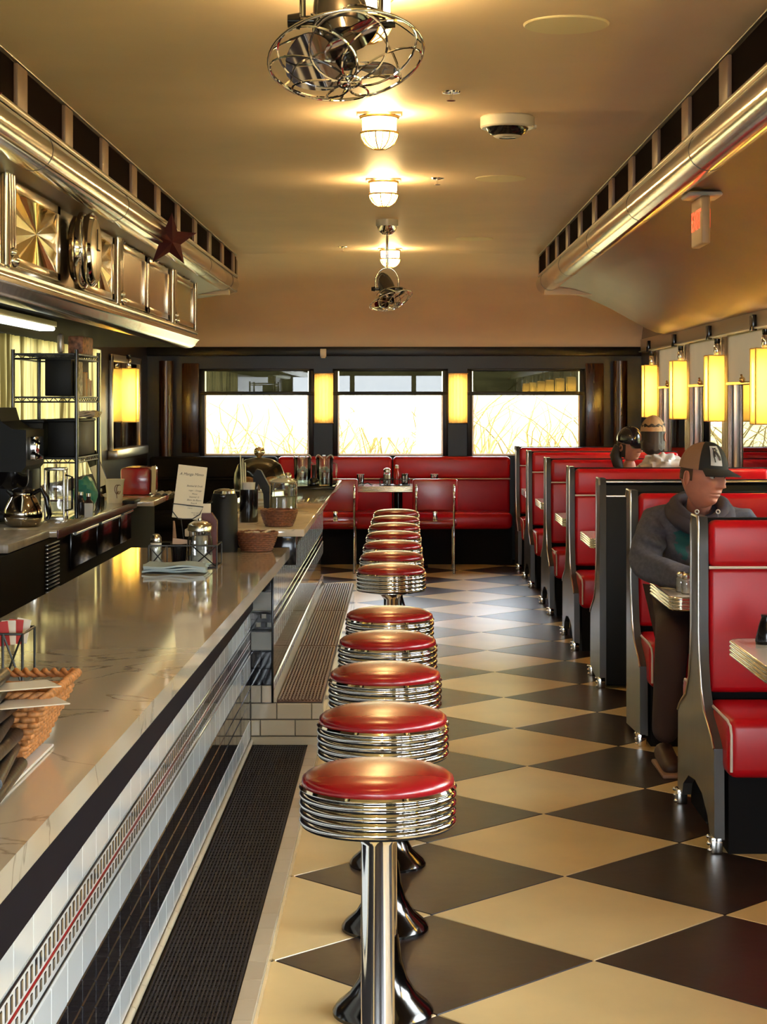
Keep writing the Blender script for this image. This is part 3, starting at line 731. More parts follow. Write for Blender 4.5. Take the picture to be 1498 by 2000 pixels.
# ---- sconces on the right wall
def sconce_r(loc, lab, g, flip=1):
    t = thing('wall_sconce', lab, 'sconce', loc, 0, g)
    s = flip
    sh = MB()
    sh.box(-.125*s, -.120*s, -.085, .085, -.235, .235).box(-.125*s, 0, -.088, -.084, -.235, .235).box(-.125*s, 0, .084, .088, -.235, .235)
    obj('shade', sh, shade, t)
    fr = MB()
    for y in (-.088, .088): fr.tube([(-.126*s, y, -.238), (-.126*s, y, .238)], .0035, 5)
    for z in (-.238, .238): fr.tube([(-.126*s, -.088, z), (-.126*s, .088, z)], .0035, 5); fr.tube([(0, -.088, z), (-.126*s, -.088, z)], .0035, 5)
    obj('shade_frame', fr, cage_m, t)
    obj('lamp_tube', MB().lathe([(.0, -.16), (.02, -.155), (.026, -.14), (.026, .14), (.02, .155), (0, .16)], 14, (-.085*s, 0, 0)), tube_m, t)
    obj('finial', MB().lathe([(.022, .24), (.026, .25), (.026, .31), (.018, .325)], 16, (-.045*s, 0, 0)), chrome, t)
    obj('finial_cap', MB().lathe([(.02, .325), (.022, .33), (.022, .36), (.0, .362)], 16, (-.045*s, 0, 0)), blackg, t)
    return t
z0 = 1.648; s1 = None
for i, y in enumerate(SC[:9]):
    lab = ['farthest amber wall sconce on the right wall', 'second amber sconce from the far right corner', 'third amber sconce from the far right corner, above the capped man', 'amber sconce cut by the right frame edge'][i] if i < 4 else 'amber wall sconce on the right wall, %s from the far corner' % ['fifth', 'sixth', 'seventh', 'eighth', 'ninth'][i-4]
    if i == 0: s1 = sconce_r((WR-.018, y, z0), lab, 'amber sconces on the right wall')
    else: dup(s1, (WR-.018, y, z0), None, lab)
sconce_r((WL+.015, 16.0, 1.61), 'amber wall sconce in the far left corner', 'amber sconce in the left corner', -1)
flm = translucent('fluted glass tube', (1, .82, .50, 1), .8)
for i, (p, x) in enumerate(((632, 0), (895, 0))):
    x = px(p, 17.5)
    t = thing('wall_sconce', ['fluted glass sconce between the left and middle far windows', 'fluted glass sconce between the middle and right far windows'][i], 'sconce', (x, WF, 1.585), 0, 'fluted sconces on the far wall')
    obj('back_plate', MB().box(-.095, .095, -.02, -.0, -.25, .25, .005), trimb, t)
    fl = MB()
    for k in range(9):
        a = PI*k/8; fl.tube([(-.078*math.cos(a), -.025-.065*math.sin(a), -.235), (-.078*math.cos(a), -.025-.065*math.sin(a), .235)], .0155, 8)
    obj('fluted_shade', fl, flm, t)
    obj('lamp_tube', MB().lathe([(0, -.2), (.015, -.19), (.015, .19), (0, .2)], 12, (0, -.045, 0)), tube_m, t)
    for z in (-.243, .237): obj('end_band', MB().box(-.095, .095, -.09, -.02, z, z+.008, .002), cage_m, t)
t = thing('wall_sensor', 'small white sensor above the left fluted sconce', 'sensor', (px(631, 17.5), 17.54, 2.03))
obj('sensor_body', MB().box(-.03, .03, -.02, .0, -.04, .04, .006), white, t)
obj('sensor_base', MB().box(-.022, .022, -.028, .0, -.052, -.035, .004), white, t)
# ================================================================ hood over the back bar
HX = -1.6
gold = mat('brushed warm steel', (.60, .50, .38), .22, 1, noise_amt=.08, nscale=3)
hood = thing('canopy_hood', 'long polished metal hood with framed panels over the back bar', 'hood', (-1.6, 10, 2.2))
obj('hood_box', MB().box(WL+.01, HX-.02, 4.5, 13.9, 2.06, 2.5), gold, hood, True)
pr = [(HX-.02, 2.53), (HX+.0, 2.53), (HX+.012, 2.50), (HX, 2.475), (HX-.02, 2.47)]
obj('top_moulding', MB().prism(pr, 4.5, 13.9, 'y'), chrome_w, hood, True)
pr = [(HX-.02, 2.10), (HX+.012, 2.10), (HX+.02, 2.085), (HX+.012, 2.068), (HX+.014, 2.055), (HX+.03, 2.045), (HX+.03, 2.03), (HX+.018, 2.022), (HX+.0, 1.99), (HX-.03, 1.972), (HX-.08, 1.965), (HX-.10, 2.0), (HX-.10, 2.06), (HX-.02, 2.06)]
obj('bottom_moulding', MB().prism(pr, 4.5, 13.9, 'y'), chrome_w, hood, True)
obj('soffit_board', MB().box(WL+.01, HX-.09, 4.5, 13.9, 1.975, 2.06), blackm, hood, True)
sunb = mat('gold sunburst metal', (.80, .64, .30), .22, 1)
plain = mat('plain hood panel', (.62, .50, .42), .2, 1)
def hpanel(y0, y1, kind, nm='framed_panel'):
    f = MB()
    for a, b, c, d in ((y0, y1, 2.42, 2.462), (y0, y1, 2.112, 2.15)): f.box(HX-.02, HX+.004, a, b, c, d, .003)
    for a, b in ((y0, y0+.07), (y1-.07, y1)): f.box(HX-.02, HX+.004, a, b, 2.112, 2.462, .003)
    fo = obj(nm, f, gold, hood, True)
    a, b, c, d = y0+.07, y1-.07, 2.15, 2.42; cy, cz = (a+b)/2, (c+d)/2
    if kind == 's':
        s = MB(); N = 60; pts = []
        for k in range(N):
            an = 2*PI*k/N; dy, dz = math.cos(an), math.sin(an)
            r = min((b-a)/2/max(abs(dy), 1e-6), (d-c)/2/max(abs(dz), 1e-6)); pts.append((HX-.016+(.016 if k % 2 else 0), cy+dy*r, cz+dz*r))
        s.add([(HX-.004, cy, cz)]+pts, [(0, k+1, (k+1) % N+1) for k in range(N)])
        obj('sunburst_sheet', s, sunb, fo, True, sharp=5)
    else: obj('plain_sheet', MB().box(HX-.018, HX-.010, a, b, c, d), plain if kind == 'p' else mat('glazed certificate', (.45, .47, .36), .1, .3), fo, True)
hpanel(5.9, 7.12, 's'); hpanel(7.35, 8.38, 's'); hpanel(8.95, 9.95, 's'); hpanel(10.15, 11.2, 'p'); hpanel(11.28, 12.3, 'p'); hpanel(12.6, 13.8, 'c')
for y in (7.23, 10.05, 12.45):
    p = MB()
    for k in (-.045, 0, .045): p.tube([(HX+.012, y+k, 2.10), (HX+.012, y+k, 2.47)], .02, 10)
    p.sph((HX+.03, y, 2.12), .03, 10, 8).sph((HX+.03, y, 2.155), .02, 10, 8)
    obj('fluted_pilaster', p, chrome_w, hood, True)
obj('end_trim', MB().tube([(HX, 13.88, 1.99), (HX, 13.88, 2.52)], .014, 8), chrome_w, hood, True)
obj('rivet', (lambda m: [m.sph((HX+.006, y, z), .006, 6, 4) for y in [10.3+.35*k for k in range(10)] for z in (2.10, 2.466)] and m)(MB()), chrome, hood, True)
Mx = Matrix.Translation((HX+.0, 8.72, 2.29)) @ Matrix.Rotation(PI/2, 4, 'Y')
t = thing('wall_clock', 'thick round chrome rimmed clock between the sunburst panels', 'clock', (HX, 8.72, 2.29))
obj('clock_case', MB().lathe([(.15, .0), (.165, .01), (.165, .025), (.185, .04), (.185, .06), (.170, .07), (.180, .085), (.180, .10), (.165, .112), (.15, .108)], 48, M=Mx, cap=False), chrome, t, True)
obj('clock_face', MB().lathe([(0, .116), (.150, .114), (.152, .105), (0, .105)], 48, M=Mx), mat('clock face', (.55, .47, .38), .12, .4), t, True)
hd_ = MB().box(-.002, .002, -.004, .004, 0, .10); hd_.box(-.002, .002, 0, .07, -.003, .003)
o = obj('clock_hands', hd_, blackm, t); o.location = (.119, 0, 0)
def starmesh(R, r, h):
    m = MB(); pts = []
    for k in range(10):
        a = PI/2+PI*k/5; q = R if k % 2 == 0 else r; pts.append((0, q*math.cos(a), q*math.sin(a)))
    vs = pts+[(h, 0, 0), (-h*.3, 0, 0)]
    return m.add(vs, [(k, (k+1) % 10, 10) for k in range(10)]+[((k+1) % 10, k, 11) for k in range(10)])
dkr = mat('dark red star cloth', (.06, .003, .006), .7)
for i, (p, y_, R) in enumerate(((332, 470, .17), (-92, 205, .16))):
    d = 1.385*F/(785-p); o = tag(obj('hanging_star', starmesh(R, R*.42, .05), dkr), ['dark red star ornament hung on the left chrome tube over the far hood', 'dark red star ornament at the left frame edge'][i], 'star', 'dark red star ornaments')
    o.location = (-1.385, d, pz(y_, d)); o.rotation_euler = (.0, .25, -1.15)
t = thing('strip_light', 'white strip light fixed beneath the hood at left', 'strip light', (-1.83, 8.2, 1.965))
obj('fixture_body', MB().box(-.05, .05, -1.6, 1.05, -.03, 0, .005), white, t)
obj('diffuser', MB().box(-.045, .045, -1.58, 1.03, -.05, -.028, .01), mat('cool diffuser', (.8, .82, .75), .4, em=(.8, .88, .75, 1), es=1.6), t)
# ---- curtain
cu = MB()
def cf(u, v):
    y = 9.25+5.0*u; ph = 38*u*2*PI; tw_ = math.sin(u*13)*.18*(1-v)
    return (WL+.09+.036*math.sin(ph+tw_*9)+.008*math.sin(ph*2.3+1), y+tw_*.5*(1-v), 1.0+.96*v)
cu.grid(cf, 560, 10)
cm_ = translucent('cream curtain cloth', (.78, .62, .26, 1), .6); nt = cm_.node_tree      # dark vertical streaks paint the shade between pleats
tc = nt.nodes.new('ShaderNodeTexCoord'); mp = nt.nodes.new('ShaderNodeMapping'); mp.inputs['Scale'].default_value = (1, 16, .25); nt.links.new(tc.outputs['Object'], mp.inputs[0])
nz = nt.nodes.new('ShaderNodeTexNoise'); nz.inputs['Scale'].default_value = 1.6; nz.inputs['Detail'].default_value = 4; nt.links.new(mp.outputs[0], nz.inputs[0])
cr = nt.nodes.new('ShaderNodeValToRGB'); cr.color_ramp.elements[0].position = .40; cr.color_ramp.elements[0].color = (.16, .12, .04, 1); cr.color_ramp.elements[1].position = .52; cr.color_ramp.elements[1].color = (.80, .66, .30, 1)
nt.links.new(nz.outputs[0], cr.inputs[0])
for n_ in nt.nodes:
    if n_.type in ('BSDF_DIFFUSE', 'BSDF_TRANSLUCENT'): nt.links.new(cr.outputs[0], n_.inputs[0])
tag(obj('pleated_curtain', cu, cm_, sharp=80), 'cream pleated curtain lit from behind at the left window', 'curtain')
# ================================================================ things on the counters
ZN, ZF, ZB = .92, 1.0, .92
wire = mat('black wire', (.010, .010, .010), .35)
salt = mat('white salt', (.75, .72, .62), .7)
lidm = mat('brushed lid', (.62, .58, .5), .22, 1)
def P3(p, y, z):
    d = F*(1.55-z)/(y-785); return (px(p, d), d, z)
def shaker(loc, lab, r=.024, h=.125, fill=.6, grp=None, lm=None):
    t = thing('glass_shaker', lab, 'shaker', loc, 0, grp)
    hb = h*.74
    g = MB(); pr = [(r*.9, 0), (r, .004), (r, hb*.75), (r*.8, hb)]
    n = 20; g.lathe(pr, n); obj('glass_body', g, glassm, t)
    obj('contents', MB().lathe([(r*.86, .004), (r*.9, .008), (r*.9, hb*fill), (0, hb*fill+.004)], 16), salt, t)
    obj('lid', MB().lathe([(r*.85, hb-.004), (r*.92, hb), (r*.9, h*.88), (r*.6, h*.97), (0, h)], 20), lm or lidm, t)
    return t
# ---- condiment caddy
def caddy(x0, x1, y0, y1, z, h, lab, g=None, cells=2, loc=None):
    t = thing('wire_caddy', lab, 'caddy', ((x0+x1)/2, (y0+y1)/2, z), 0, g)
    m = MB(); R = .0032
    for zz in (z+R, z+h): m.tube([(x0, y0, zz), (x1, y0, zz), (x1, y1, zz), (x0, y1, zz)], R, 6, True)
    for x, y in ((x0, y0), (x1, y0), (x1, y1), (x0, y1)): m.tube([(x, y, z), (x, y, z+h)], R, 6)
    wd = (x1-x0)*.32
    for a, b in ((x0, x0+wd*.85), (x1-wd*1.15, x1)):
        m.tube([(a, y0, z+.004), (b, y0, z+h)], R*.8, 5).tube([(b, y0, z+.004), (a, y0, z+h)], R*.8, 5).tube([(b, y0, z), (b, y0, z+h)], R, 5).tube([(a, y0, z), (a, y0, z+h)], R, 5)
    obj('wire_frame', m, wire, t, True)
    obj('tray_base', MB().box(x0, x1, y0, y1, z+.001, z+.006), wire, t, True); return t
cx0, cx1 = px(291, 6.8), px(424, 6.8)
cad = caddy(cx0, cx1, 6.79, 6.97, ZN, .085, 'black wire condiment caddy with crossed braces holding a menu card')
shaker((px(304, 6.83), 6.84, ZN+.006), 'salt shaker in the left cell of the near wire caddy', .0235, .122, .95)
# sugar jar with fluted glass
t = thing('sugar_jar', 'large ribbed glass sugar jar with domed lid in the near caddy', 'jar', (px(390, 6.85), 6.86, ZN+.006))
g = MB(); n = 48; pr = [(.044, 0), (.046, .005), (.046, .095), (.040, .115), (.040, .13)]
vs = [((r+(.0016 if k % 2 else -.0016))*math.cos(2*PI*k/n) , (r+(.0016 if k % 2 else -.0016))*math.sin(2*PI*k/n), z) for r, z in pr for k in range(n)]
g.add(vs, [(j*n+k, j*n+(k+1) % n, (j+1)*n+(k+1) % n, (j+1)*n+k) for j in range(4) for k in range(n)]); obj('ribbed_glass', g, glassm, t, sharp=10)
obj('sugar', MB().lathe([(.040, .004), (.041, .035), (.03, .045), (.012, .062), (0, .066)], 24), salt, t)
obj('sugar_core', MB().lathe([(.030, .06), (.030, .112), (0, .112)], 20), mat('paper packets', (.45, .43, .36), .7), t)
obj('lid', MB().lathe([(.042, .128), (.047, .132), (.047, .148), (.042, .158), (.025, .168), (.008, .171), (.008, .178), (0, .18)], 32), lidm, t)
t = thing('black_cup', 'black creamer cup in the middle of the near caddy', 'cup', (px(348, 6.86), 6.88, ZN+.006))
obj('cup_body', MB().lathe([(.026, 0), (.032, .075), (.033, .08), (.029, .08), (.024, .01), (0, .01)], 24), blackg, t)
obj('packet', MB().box(-.034, .034, -.003, .003, .07, .098, .001, M=Matrix.Rotation(.12, 4, 'Y')), mat('tan packet', (.60, .40, .26), .6), t)
for k in range(5):
    o = obj('wooden_stirrer', MB().box(-.003, .003, -.001, .001, 0, .16, .0008, 1), mat('stirrer wood', (.38, .20, .09), .6)); o.location = (px(337+3*k, 6.93), 6.93-.006*(k % 2), ZN+.01)
    o.rotation_euler = (.05*(k-2), -.03*k+.02, 0); tag(o, ['leftmost', 'second from left', 'middle', 'second from right', 'rightmost'][k]+' brown wooden stir stick behind the black cup', 'stirrer', 'stir sticks in the near caddy')
t = thing('cardboard_box', 'dark red box with a white flap at the right end of the caddy', 'box', (px(403, 6.93), 6.93, ZN+.006))
obj('box_body', MB().prism([(-.032, 0), (.042, 0), (.042, .165), (.022, .195), (-.032, .195)], -.022, .022, 'y'), mat('dark red card', (.08, .01, .008), .5), t)
obj('paper_flap', MB().box(-.034, .020, -.026, -.023, .196, .232, .001), paper, t)
mn = thing('menu_card', 'cream handwritten drinks menu card standing in a wire clip', 'menu', (px(364, 6.9), 6.9, 1.10))
tilt = Matrix.Rotation(math.radians(6.5), 4, 'Y') @ Matrix.Rotation(math.radians(-6), 4, 'X')
obj('card', MB().box(-.056, .056, -.001, .001, .0, .205, .0006, 1, M=tilt), paper, mn)
ink = mat('dark ink', (.06, .04, .03), .7)
for s_, z_, sz, x_ in (('A Manga Mimo', .172, .0150, -.001), ('Bottled & Draft', .128, .0095, .016), ('Lager - Orange', .111, .008, .020), ('Pilsner', .098, .008, .020), ('Seasonal 12', .086, .008, .019), ('Blanc de Blancs', .074, .009, .021), ('Rose 8', .062, .008, .020), ('Prosecco', .050, .006, .006), ('Cider 6', .042, .006, .008), ('House wine', .026, .006, .030), ('Red 8', .018, .006, .032)):
    text('ink_line', s_, sz, ink, tilt @ frame_M((x_, -.0022, z_), (1, 0, 0), (0, 0, 1)) @ Matrix.Rotation(.05, 4, 'Z'), mn, .0002, shear=.3, world=False)
hw = MB(); q = [(-.058, -.006, .052), (.060, -.008, .052), (.050, -.008, .022), (.024, -.006, .002), (-.030, -.004, -.004), (-.056, -.004, .022)]
hw.tube([tilt @ Vector(v) for v in q], .0022, 6, True).tube([tilt @ Vector((-.02, -.004, -.002)), (0, .01, -.16)], .0022, 6)
obj('wire_clip', hw, wire, mn)
# cloth
def folded(x0, x1, y0, y1, z, th, m, lab, nm='folded_cloth', cat='cloth', n=3):
    t = thing(nm, lab, cat, ((x0+x1)/2, (y0+y1)/2, z))
    for k in range(n):
        b = MB(); zz = z+.004+th*k
        def top(u, v, dz=0):
            ed = min(u, 1-u, v, 1-v)
            return (x0+(x1-x0)*u+.006*math.sin(v*5+k), y0+(y1-y0)*v+.008*math.sin(u*4+k*2), zz+dz+.003*math.sin(u*9+k)+.003*math.sin(v*7+u*3))
        nu, nv = 20, 10; g1 = [top(i/nu, j/nv, th*.8) for i in range(nu+1) for j in range(nv+1)]; g2 = [top(i/nu, j/nv) for i in range(nu+1) for j in range(nv+1)]
        mm = nv+1; fs = [(i*mm+j, (i+1)*mm+j, (i+1)*mm+j+1, i*mm+j+1) for i in range(nu) for j in range(nv)]; N = len(g1)
        ring_ = [i*mm for i in range(nu+1)]+[nu*mm+j for j in range(1, nv+1)]+[i*mm+nv for i in range(nu-1, -1, -1)]+[j for j in range(nv-1, 0, -1)]
        b.add(g1+g2, fs+[tuple(i+N for i in f[::-1]) for f in fs]+[(ring_[a], ring_[(a+1) % len(ring_)], ring_[(a+1) % len(ring_)]+N, ring_[a]+N) for a in range(len(ring_))])
        obj('cloth_fold', b, m, t, True, sharp=70)
    return t
folded(px(282, 6.63), px(402, 6.63), 6.56, 6.75, ZN, .008, mat('pale blue cloth', (.36, .46, .50), .85), 'pale blue folded cloth lying before the near wire caddy')
# ---- wicker bowls
def bowl(loc, r0, r1, h, lab, m, g):
    t = thing('wicker_bowl', lab, 'basket', loc, 0, g)
    b = MB(); n = 40; L_ = 9
    for k in range(L_):
        z = .006+(h-.012)*k/(L_-1); r = r0+(r1-r0)*(k/(L_-1))**.8
        b.tube([((r+.0025*(1 if (j+k) % 2 else -1))*math.cos(2*PI*j/n), (r+.0025*(1 if (j+k) % 2 else -1))*math.sin(2*PI*j/n), z) for j in range(n)], h/L_*.62, 5, True)
    b.lathe([(0, .003), (r0, .003), (r1-.004, h-.006), (r1-.006, h-.006), (r0-.004, .006), (0, .006)], n)
    o = obj('woven_wall', b, m, t); 
    obj('rim', MB().tube([(r1*math.cos(2*PI*j/n)*1.02, r1*math.sin(2*PI*j/n)*1.02, h+.002*math.sin(j*2.)) for j in range(n)], .005, 6, True), m, t)
    return t
bowl((px(501, 7.58), 7.58, ZN), .060, .086, .078, 'brown wicker bowl of packets on the low counter end', wickerd, 'wicker bowls')
for k in range(9):
    a = k*2.4; o = obj('creamer_packet', MB().box(-.02, .02, -.014, .014, -.004, .004, .002), mat('cream packet', (.62, .52, .38), .6))
    o.location = (px(501, 7.58)+.045*math.cos(a)*(.4+.07*k), 7.58+.045*math.sin(a)*(.4+.07*k), ZN+.07+.004*(k % 3)); o.rotation_euler = (.4*math.sin(k*3), .4*math.cos(k*2), a)
    tag(o, 'small cream packet heaped in the nearer wicker bowl', 'packet', 'packets in the near wicker bowl')
bowl((px(545, 7.92), 7.92, ZF), .056, .078, .072, 'brown wicker bowl at the near edge of the raised counter', wickerd, 'wicker bowls')
# ---- dark canisters
t = thing('thermal_carafe', 'black thermal carafe with chrome lid behind the low wicker bowl', 'carafe', (px(436, 7.5), 7.55, ZN))
obj('carafe_body', MB().lathe([(.055, 0), (.057, .01), (.056, .22), (.048, .245)], 32), black, t)
obj('lid', MB().lathe([(.046, .244), (.044, .256), (.02, .264), (0, .266)], 28), chrome, t)
obj('handle', MB().tube([(-.05, -.02, .21), (-.085, -.03, .19), (-.085, -.03, .08), (-.052, -.02, .05)], .009, 8), blackg, t)
obj('spout', MB().box(-.012, .012, -.075, -.04, .225, .245, .004), blackg, t)
t = thing('utensil_canister', 'black canister of straws standing beside the cake dome', 'canister', (px(486, 8.2), 8.2, ZF))
obj('canister_body', MB().lathe([(.040, 0), (.042, .004), (.042, .15), (.038, .15), (.038, .02), (0, .02)], 28), blackg, t)
obj('white_cup', MB().lathe([(.026, .13), (.030, .178), (.031, .182), (.024, .182)], 24), white, t)
for k in range(3):
    o = obj('paper_straw', MB().tube([(0, 0, 0), (-.012+.004*k, 0, .29-.02*k)], [.0055, .003], 8), mat('pale straw', (.65, .62, .40), .5)); o.location = (px(474+k*3, 8.2), 8.21, ZF+.022)
    tag(o, ['left', 'middle', 'right'][k]+' pale tapering straw standing in the black canister', 'straw', 'straws in the canister')
t = thing('table_stand', 'bent black card stand before the cake dome', 'stand', (px(510, 8.6), 8.6, ZF))
obj('stand_leg', MB().prism([(-.036, .10), (-.036, .205), (-.018, .228), (.0, .222), (.042, .145), (.042, 0), (.018, 0), (.012, .11), (-.012, .16)], -.03, .03, 'y'), black, t)
# ---- cookie jar
t = thing('glass_jar', 'square ribbed glass jar with pale contents on the raised counter', 'jar', P3(553, 997, ZF))
n = 48
def sq(r, k, n=48, p=.25):
    a = 2*PI*k/n; c, s = math.cos(a), math.sin(a); return (r*math.copysign(abs(c)**(2*p+.2), c), r*math.copysign(abs(s)**(2*p+.2), s))
g = MB(); pr = [(.064, 0), (.067, .006), (.067, .135), (.060, .142)]
g.add([(*sq(r+(.0012 if k % 2 else -.0012), k), z) for r, z in pr for k in range(n)], [(j*n+k, j*n+(k+1) % n, (j+1)*n+(k+1) % n, (j+1)*n+k) for j in range(3) for k in range(n)])
obj('ribbed_glass', g, glassm, t, sharp=10)
obj('contents', MB().lathe([(.056, .006), (.058, .07), (.0, .075)], 24), mat('pale wafers', (.58, .55, .36), .6), t)
obj('glass_lid', MB().lathe([(.062, .142), (.066, .146), (.055, .155), (.03, .163), (.012, .166), (.018, .175), (0, .18)], 32), mat('pale glass lid', (.62, .62, .50), .12, coat=.5), t)
# ---- cake dome
t = thing('cake_dome', 'glass cake dome with round brass knob over brown bread', 'dome', (px(505, 9.8), 9.85, ZF))
obj('cake_plate', MB().lathe([(.06, 0), (.06, .008), (.03, .02), (.03, .05), (.145, .062), (.15, .070), (0, .068)], 40), white, t)
obj('dome_glass', MB().lathe([(.138, .070), (.140, .11), (.136, .16), (.118, .205), (.08, .232), (.03, .244), (0, .245)], 48), thin_glass('amber tinted glass', (.97, .96, .90, 1), .02, .12), t, sharp=80)
obj('knob', MB().lathe([(.012, .243), (.014, .25), (.027, .262), (.031, .278), (.024, .295), (0, .303)], 28), mat('pale brass', (.85, .75, .5), .12, 1), t, sharp=80)
for k in range(3):
    o = obj('bread_roll', MB().sph((0, 0, .035), .05, 18, 12, (1, .8, .7)), mat('brown bread', (.36, .16, .05), .6, noise_amt=.4, nscale=30, bump=.5)); o.location = (px(505, 9.85)+(-.065, .0, .07)[k], 9.85+(.02, -.05, .03)[k], ZF+.069)
    tag(o, ['left brown bread roll under the glass cake dome', 'middle brown bread roll under the glass cake dome', 'right brown bread roll under the glass cake dome'][k], 'bread', 'bread under the dome')
shaker((px(562, 10.7), 10.7, ZF), 'chrome topped shaker between dome and pitchers', .026, .13, .5)
shaker((px(573, 10.5), 10.45, ZF), 'low glass shaker beside the left pitcher', .028, .10, .6)
t = thing('serving_tray', 'black serving tray under the two water pitchers', 'tray', (px(608, 11.5), 11.5, ZF))
obj('tray_plate', MB().box(-.16, .16, -.24, .22, .0, .012, .005), blackg, t)
obj('tray_rim', MB().tube([(-.157, -.235, .014), (.157, -.235, .014), (.157, .215, .014), (-.157, .215, .014)], .006, 6, True), blackg, t)
water = thin_glass('water', (.55, .60, .62, 1), .12)
def pitcher(loc, lab):
    t = thing('water_pitcher', lab, 'pitcher', loc, 0, 'water pitchers on the tray')
    obj('glass_body', MB().lathe([(.050, 0), (.052, .006), (.056, .17), (.060, .185), (.058, .185), (.053, .17), (.048, .012), (0, .012)], 32), glassm, t)
    obj('water', MB().lathe([(.046, .014), (.050, .09), (0, .09)], 28), water, t)
    rim = MB()
    for a0, a1 in ((.2, 1.4), (1.75, 2.95)): rim.tube([(.057*math.cos(a), -.02, .178+.022*math.sin((a-a0)/(a1-a0)*PI)) for a in [a0+(a1-a0)*j/8 for j in range(9)]], .004, 6)
    obj('rim', rim, white, t)
    obj('handle', MB().tube([(.05, .02, .15), (.075, .03, .14), (.075, .03, .05), (.05, .02, .03)], .006, 8), glassm, t)
    for k in range(4): obj('ice_cube', MB().box(-.012, .012, -.012, .012, -.012, .012, .004, M=Matrix.Translation((.02*math.cos(k*1.7), .02*math.sin(k*1.7), .10+.012*(k % 2)))), mat('ice', (.7, .72, .70), .2), t)
    return t
p0 = pitcher((px(591, 11.45), 11.45, ZF+.012), 'left water pitcher on the black tray')
dup(p0, (px(634, 11.45), 11.45, ZF+.012), None, 'right water pitcher on the black tray')
t = thing('black_bottle', 'small round black pot standing between the two pitchers', 'pot', (px(613, 11.32), 11.32, ZF+.012))
obj('pot_body', MB().lathe([(.02, 0), (.034, .012), (.036, .03), (.028, .05), (.013, .06), (.013, .13), (.016, .14), (0, .142)], 24), blackg, t)
# ---- basket of menus at the left frame edge
t = thing('wicker_basket', 'orange brown wicker basket corner sticking out under black menus', 'basket', (-.86, 3.15, ZN))
b = MB()
for k in range(10):
    z = .018+.010*k; e = .003*k
    def loop(e):
        x1, y0, y1 = -.655+e*1.6, 3.06-e*.3, 3.30+e*.6; return [(-1.05, y0), (x1, y0), (x1, y1), (-1.05, y1)]
    c = loop(e); pts = []
    for q in range(4):
        a_, b_ = Vector(c[q]), Vector(c[(q+1) % 4]); N = max(3, int((b_-a_).length/.005))
        for j in range(N):
            p = a_.lerp(b_, j/N); w_ = .0032*math.sin(j*PI/2.5+k*PI); pts.append((p.x+w_, p.y+w_, z))
    b.tube(pts, .0058, 7, True)
obj('woven_wall', b, wicker, t, True)
obj('basket_base', MB().box(-1.05, -.66, 2.93, 3.29, .922-.0, .93), wicker, t, True) if False else None
for o in t.children: pass
rimp = [(-1.05, 3.045), (-.602, 3.045), (-.602, 3.325), (-1.05, 3.325)]
o = obj('braided_rim', MB(), wicker, t)
b = MB()
for ph in (0, PI):
    pts = []; q0 = 0
    for q in range(4):
        a_, b_ = Vector(rimp[q]), Vector(rimp[(q+1) % 4]); N = int((b_-a_).length/.005)
        for j in range(N): p = a_.lerp(b_, j/N); q0 += 1; pts.append((p.x+.004*math.sin(q0*.9+ph), p.y+.004*math.sin(q0*.9+ph), .128+.005*math.cos(q0*.9+ph)))
    b.tube(pts, .0048, 7, True)
o.data = b.mesh('braided_rim', wicker)
for o in t.children:      # walls were given in world x, y and local z
    o.location = (.86, -3.15, 0)
leath = mat('black leatherette', (.008, .007, .008), .38, bump=.08, bscale=90)
for k in range(7):
    zz = [.924, .948, .972, .996, 1.020, 1.044, 1.068][k]
    mnm = MB().box(-.20, .20, -.15, .15, .004, .026, .006); 
    t = thing('menu_folder', ['lowest black menu folder in the stack at left', 'second black menu folder from the bottom of the left stack', 'third black menu folder from the bottom of the left stack', 'middle black menu folder jutting from the wicker basket', 'third black menu folder from the top of the left stack', 'second black menu folder from the top', 'topmost black menu folder with shiny spine'][k], 'menu', (-.835-.007*k, 2.87+.008*k, zz), [.06, .12, .03, .10, .0, .09, .04][k], 'black menu folders at the left')
    obj('cover', mnm, leath, t); obj('pages', MB().box(-.19, .201, -.143, .143, .011, .018), mat('dark pages', (.05, .04, .035), .6), t)
    obj('spine', MB().tube([(.2, -.148, .014), (.2, .148, .014)], .0115, 16), leath, t)
for k in range(2):
    o = tag(obj('white_card', MB().box(-.07, .07, -.04, .04, 0, .002, .001, 1), white), ['upper white rounded card poking from the menu stack', 'lower white rounded card poking from the menu stack'][k], 'card'); o.location = (-.655+.02*k, 3.03-.03*k, 1.068-.024*k); o.rotation_euler = (0, 0, .5)
o = tag(obj('paper_tray', MB().box(-1.12, -.635, 2.70, 3.27, .921, .927, .002), mat('white tray', (.72, .70, .66), .35)), 'thin white tray under the black menus and basket', 'tray')
caddy(px(-60, 3.95), px(44, 3.95), 3.95, 4.08, ZN, .118, 'black wire caddy of sugar packets at the left frame edge')
for k in range(4):
    o = tag(obj('sugar_packet', MB().box(-.016, .016, -.002, .002, 0, .055, .001, 1), [mat('red packet', (.4, .02, .02), .5), white][k % 2]), ['red packet nearest the caddy corner', 'white packet beside the red packet', 'red packet deeper in the left caddy', 'white packet deeper in the left caddy'][k], 'packet', 'packets in the left caddy'); o.location = (px(6+k*7, 4.0), 4.0+.02*k, ZN+.085); o.rotation_euler = (.05, .1*k-.1, .2)
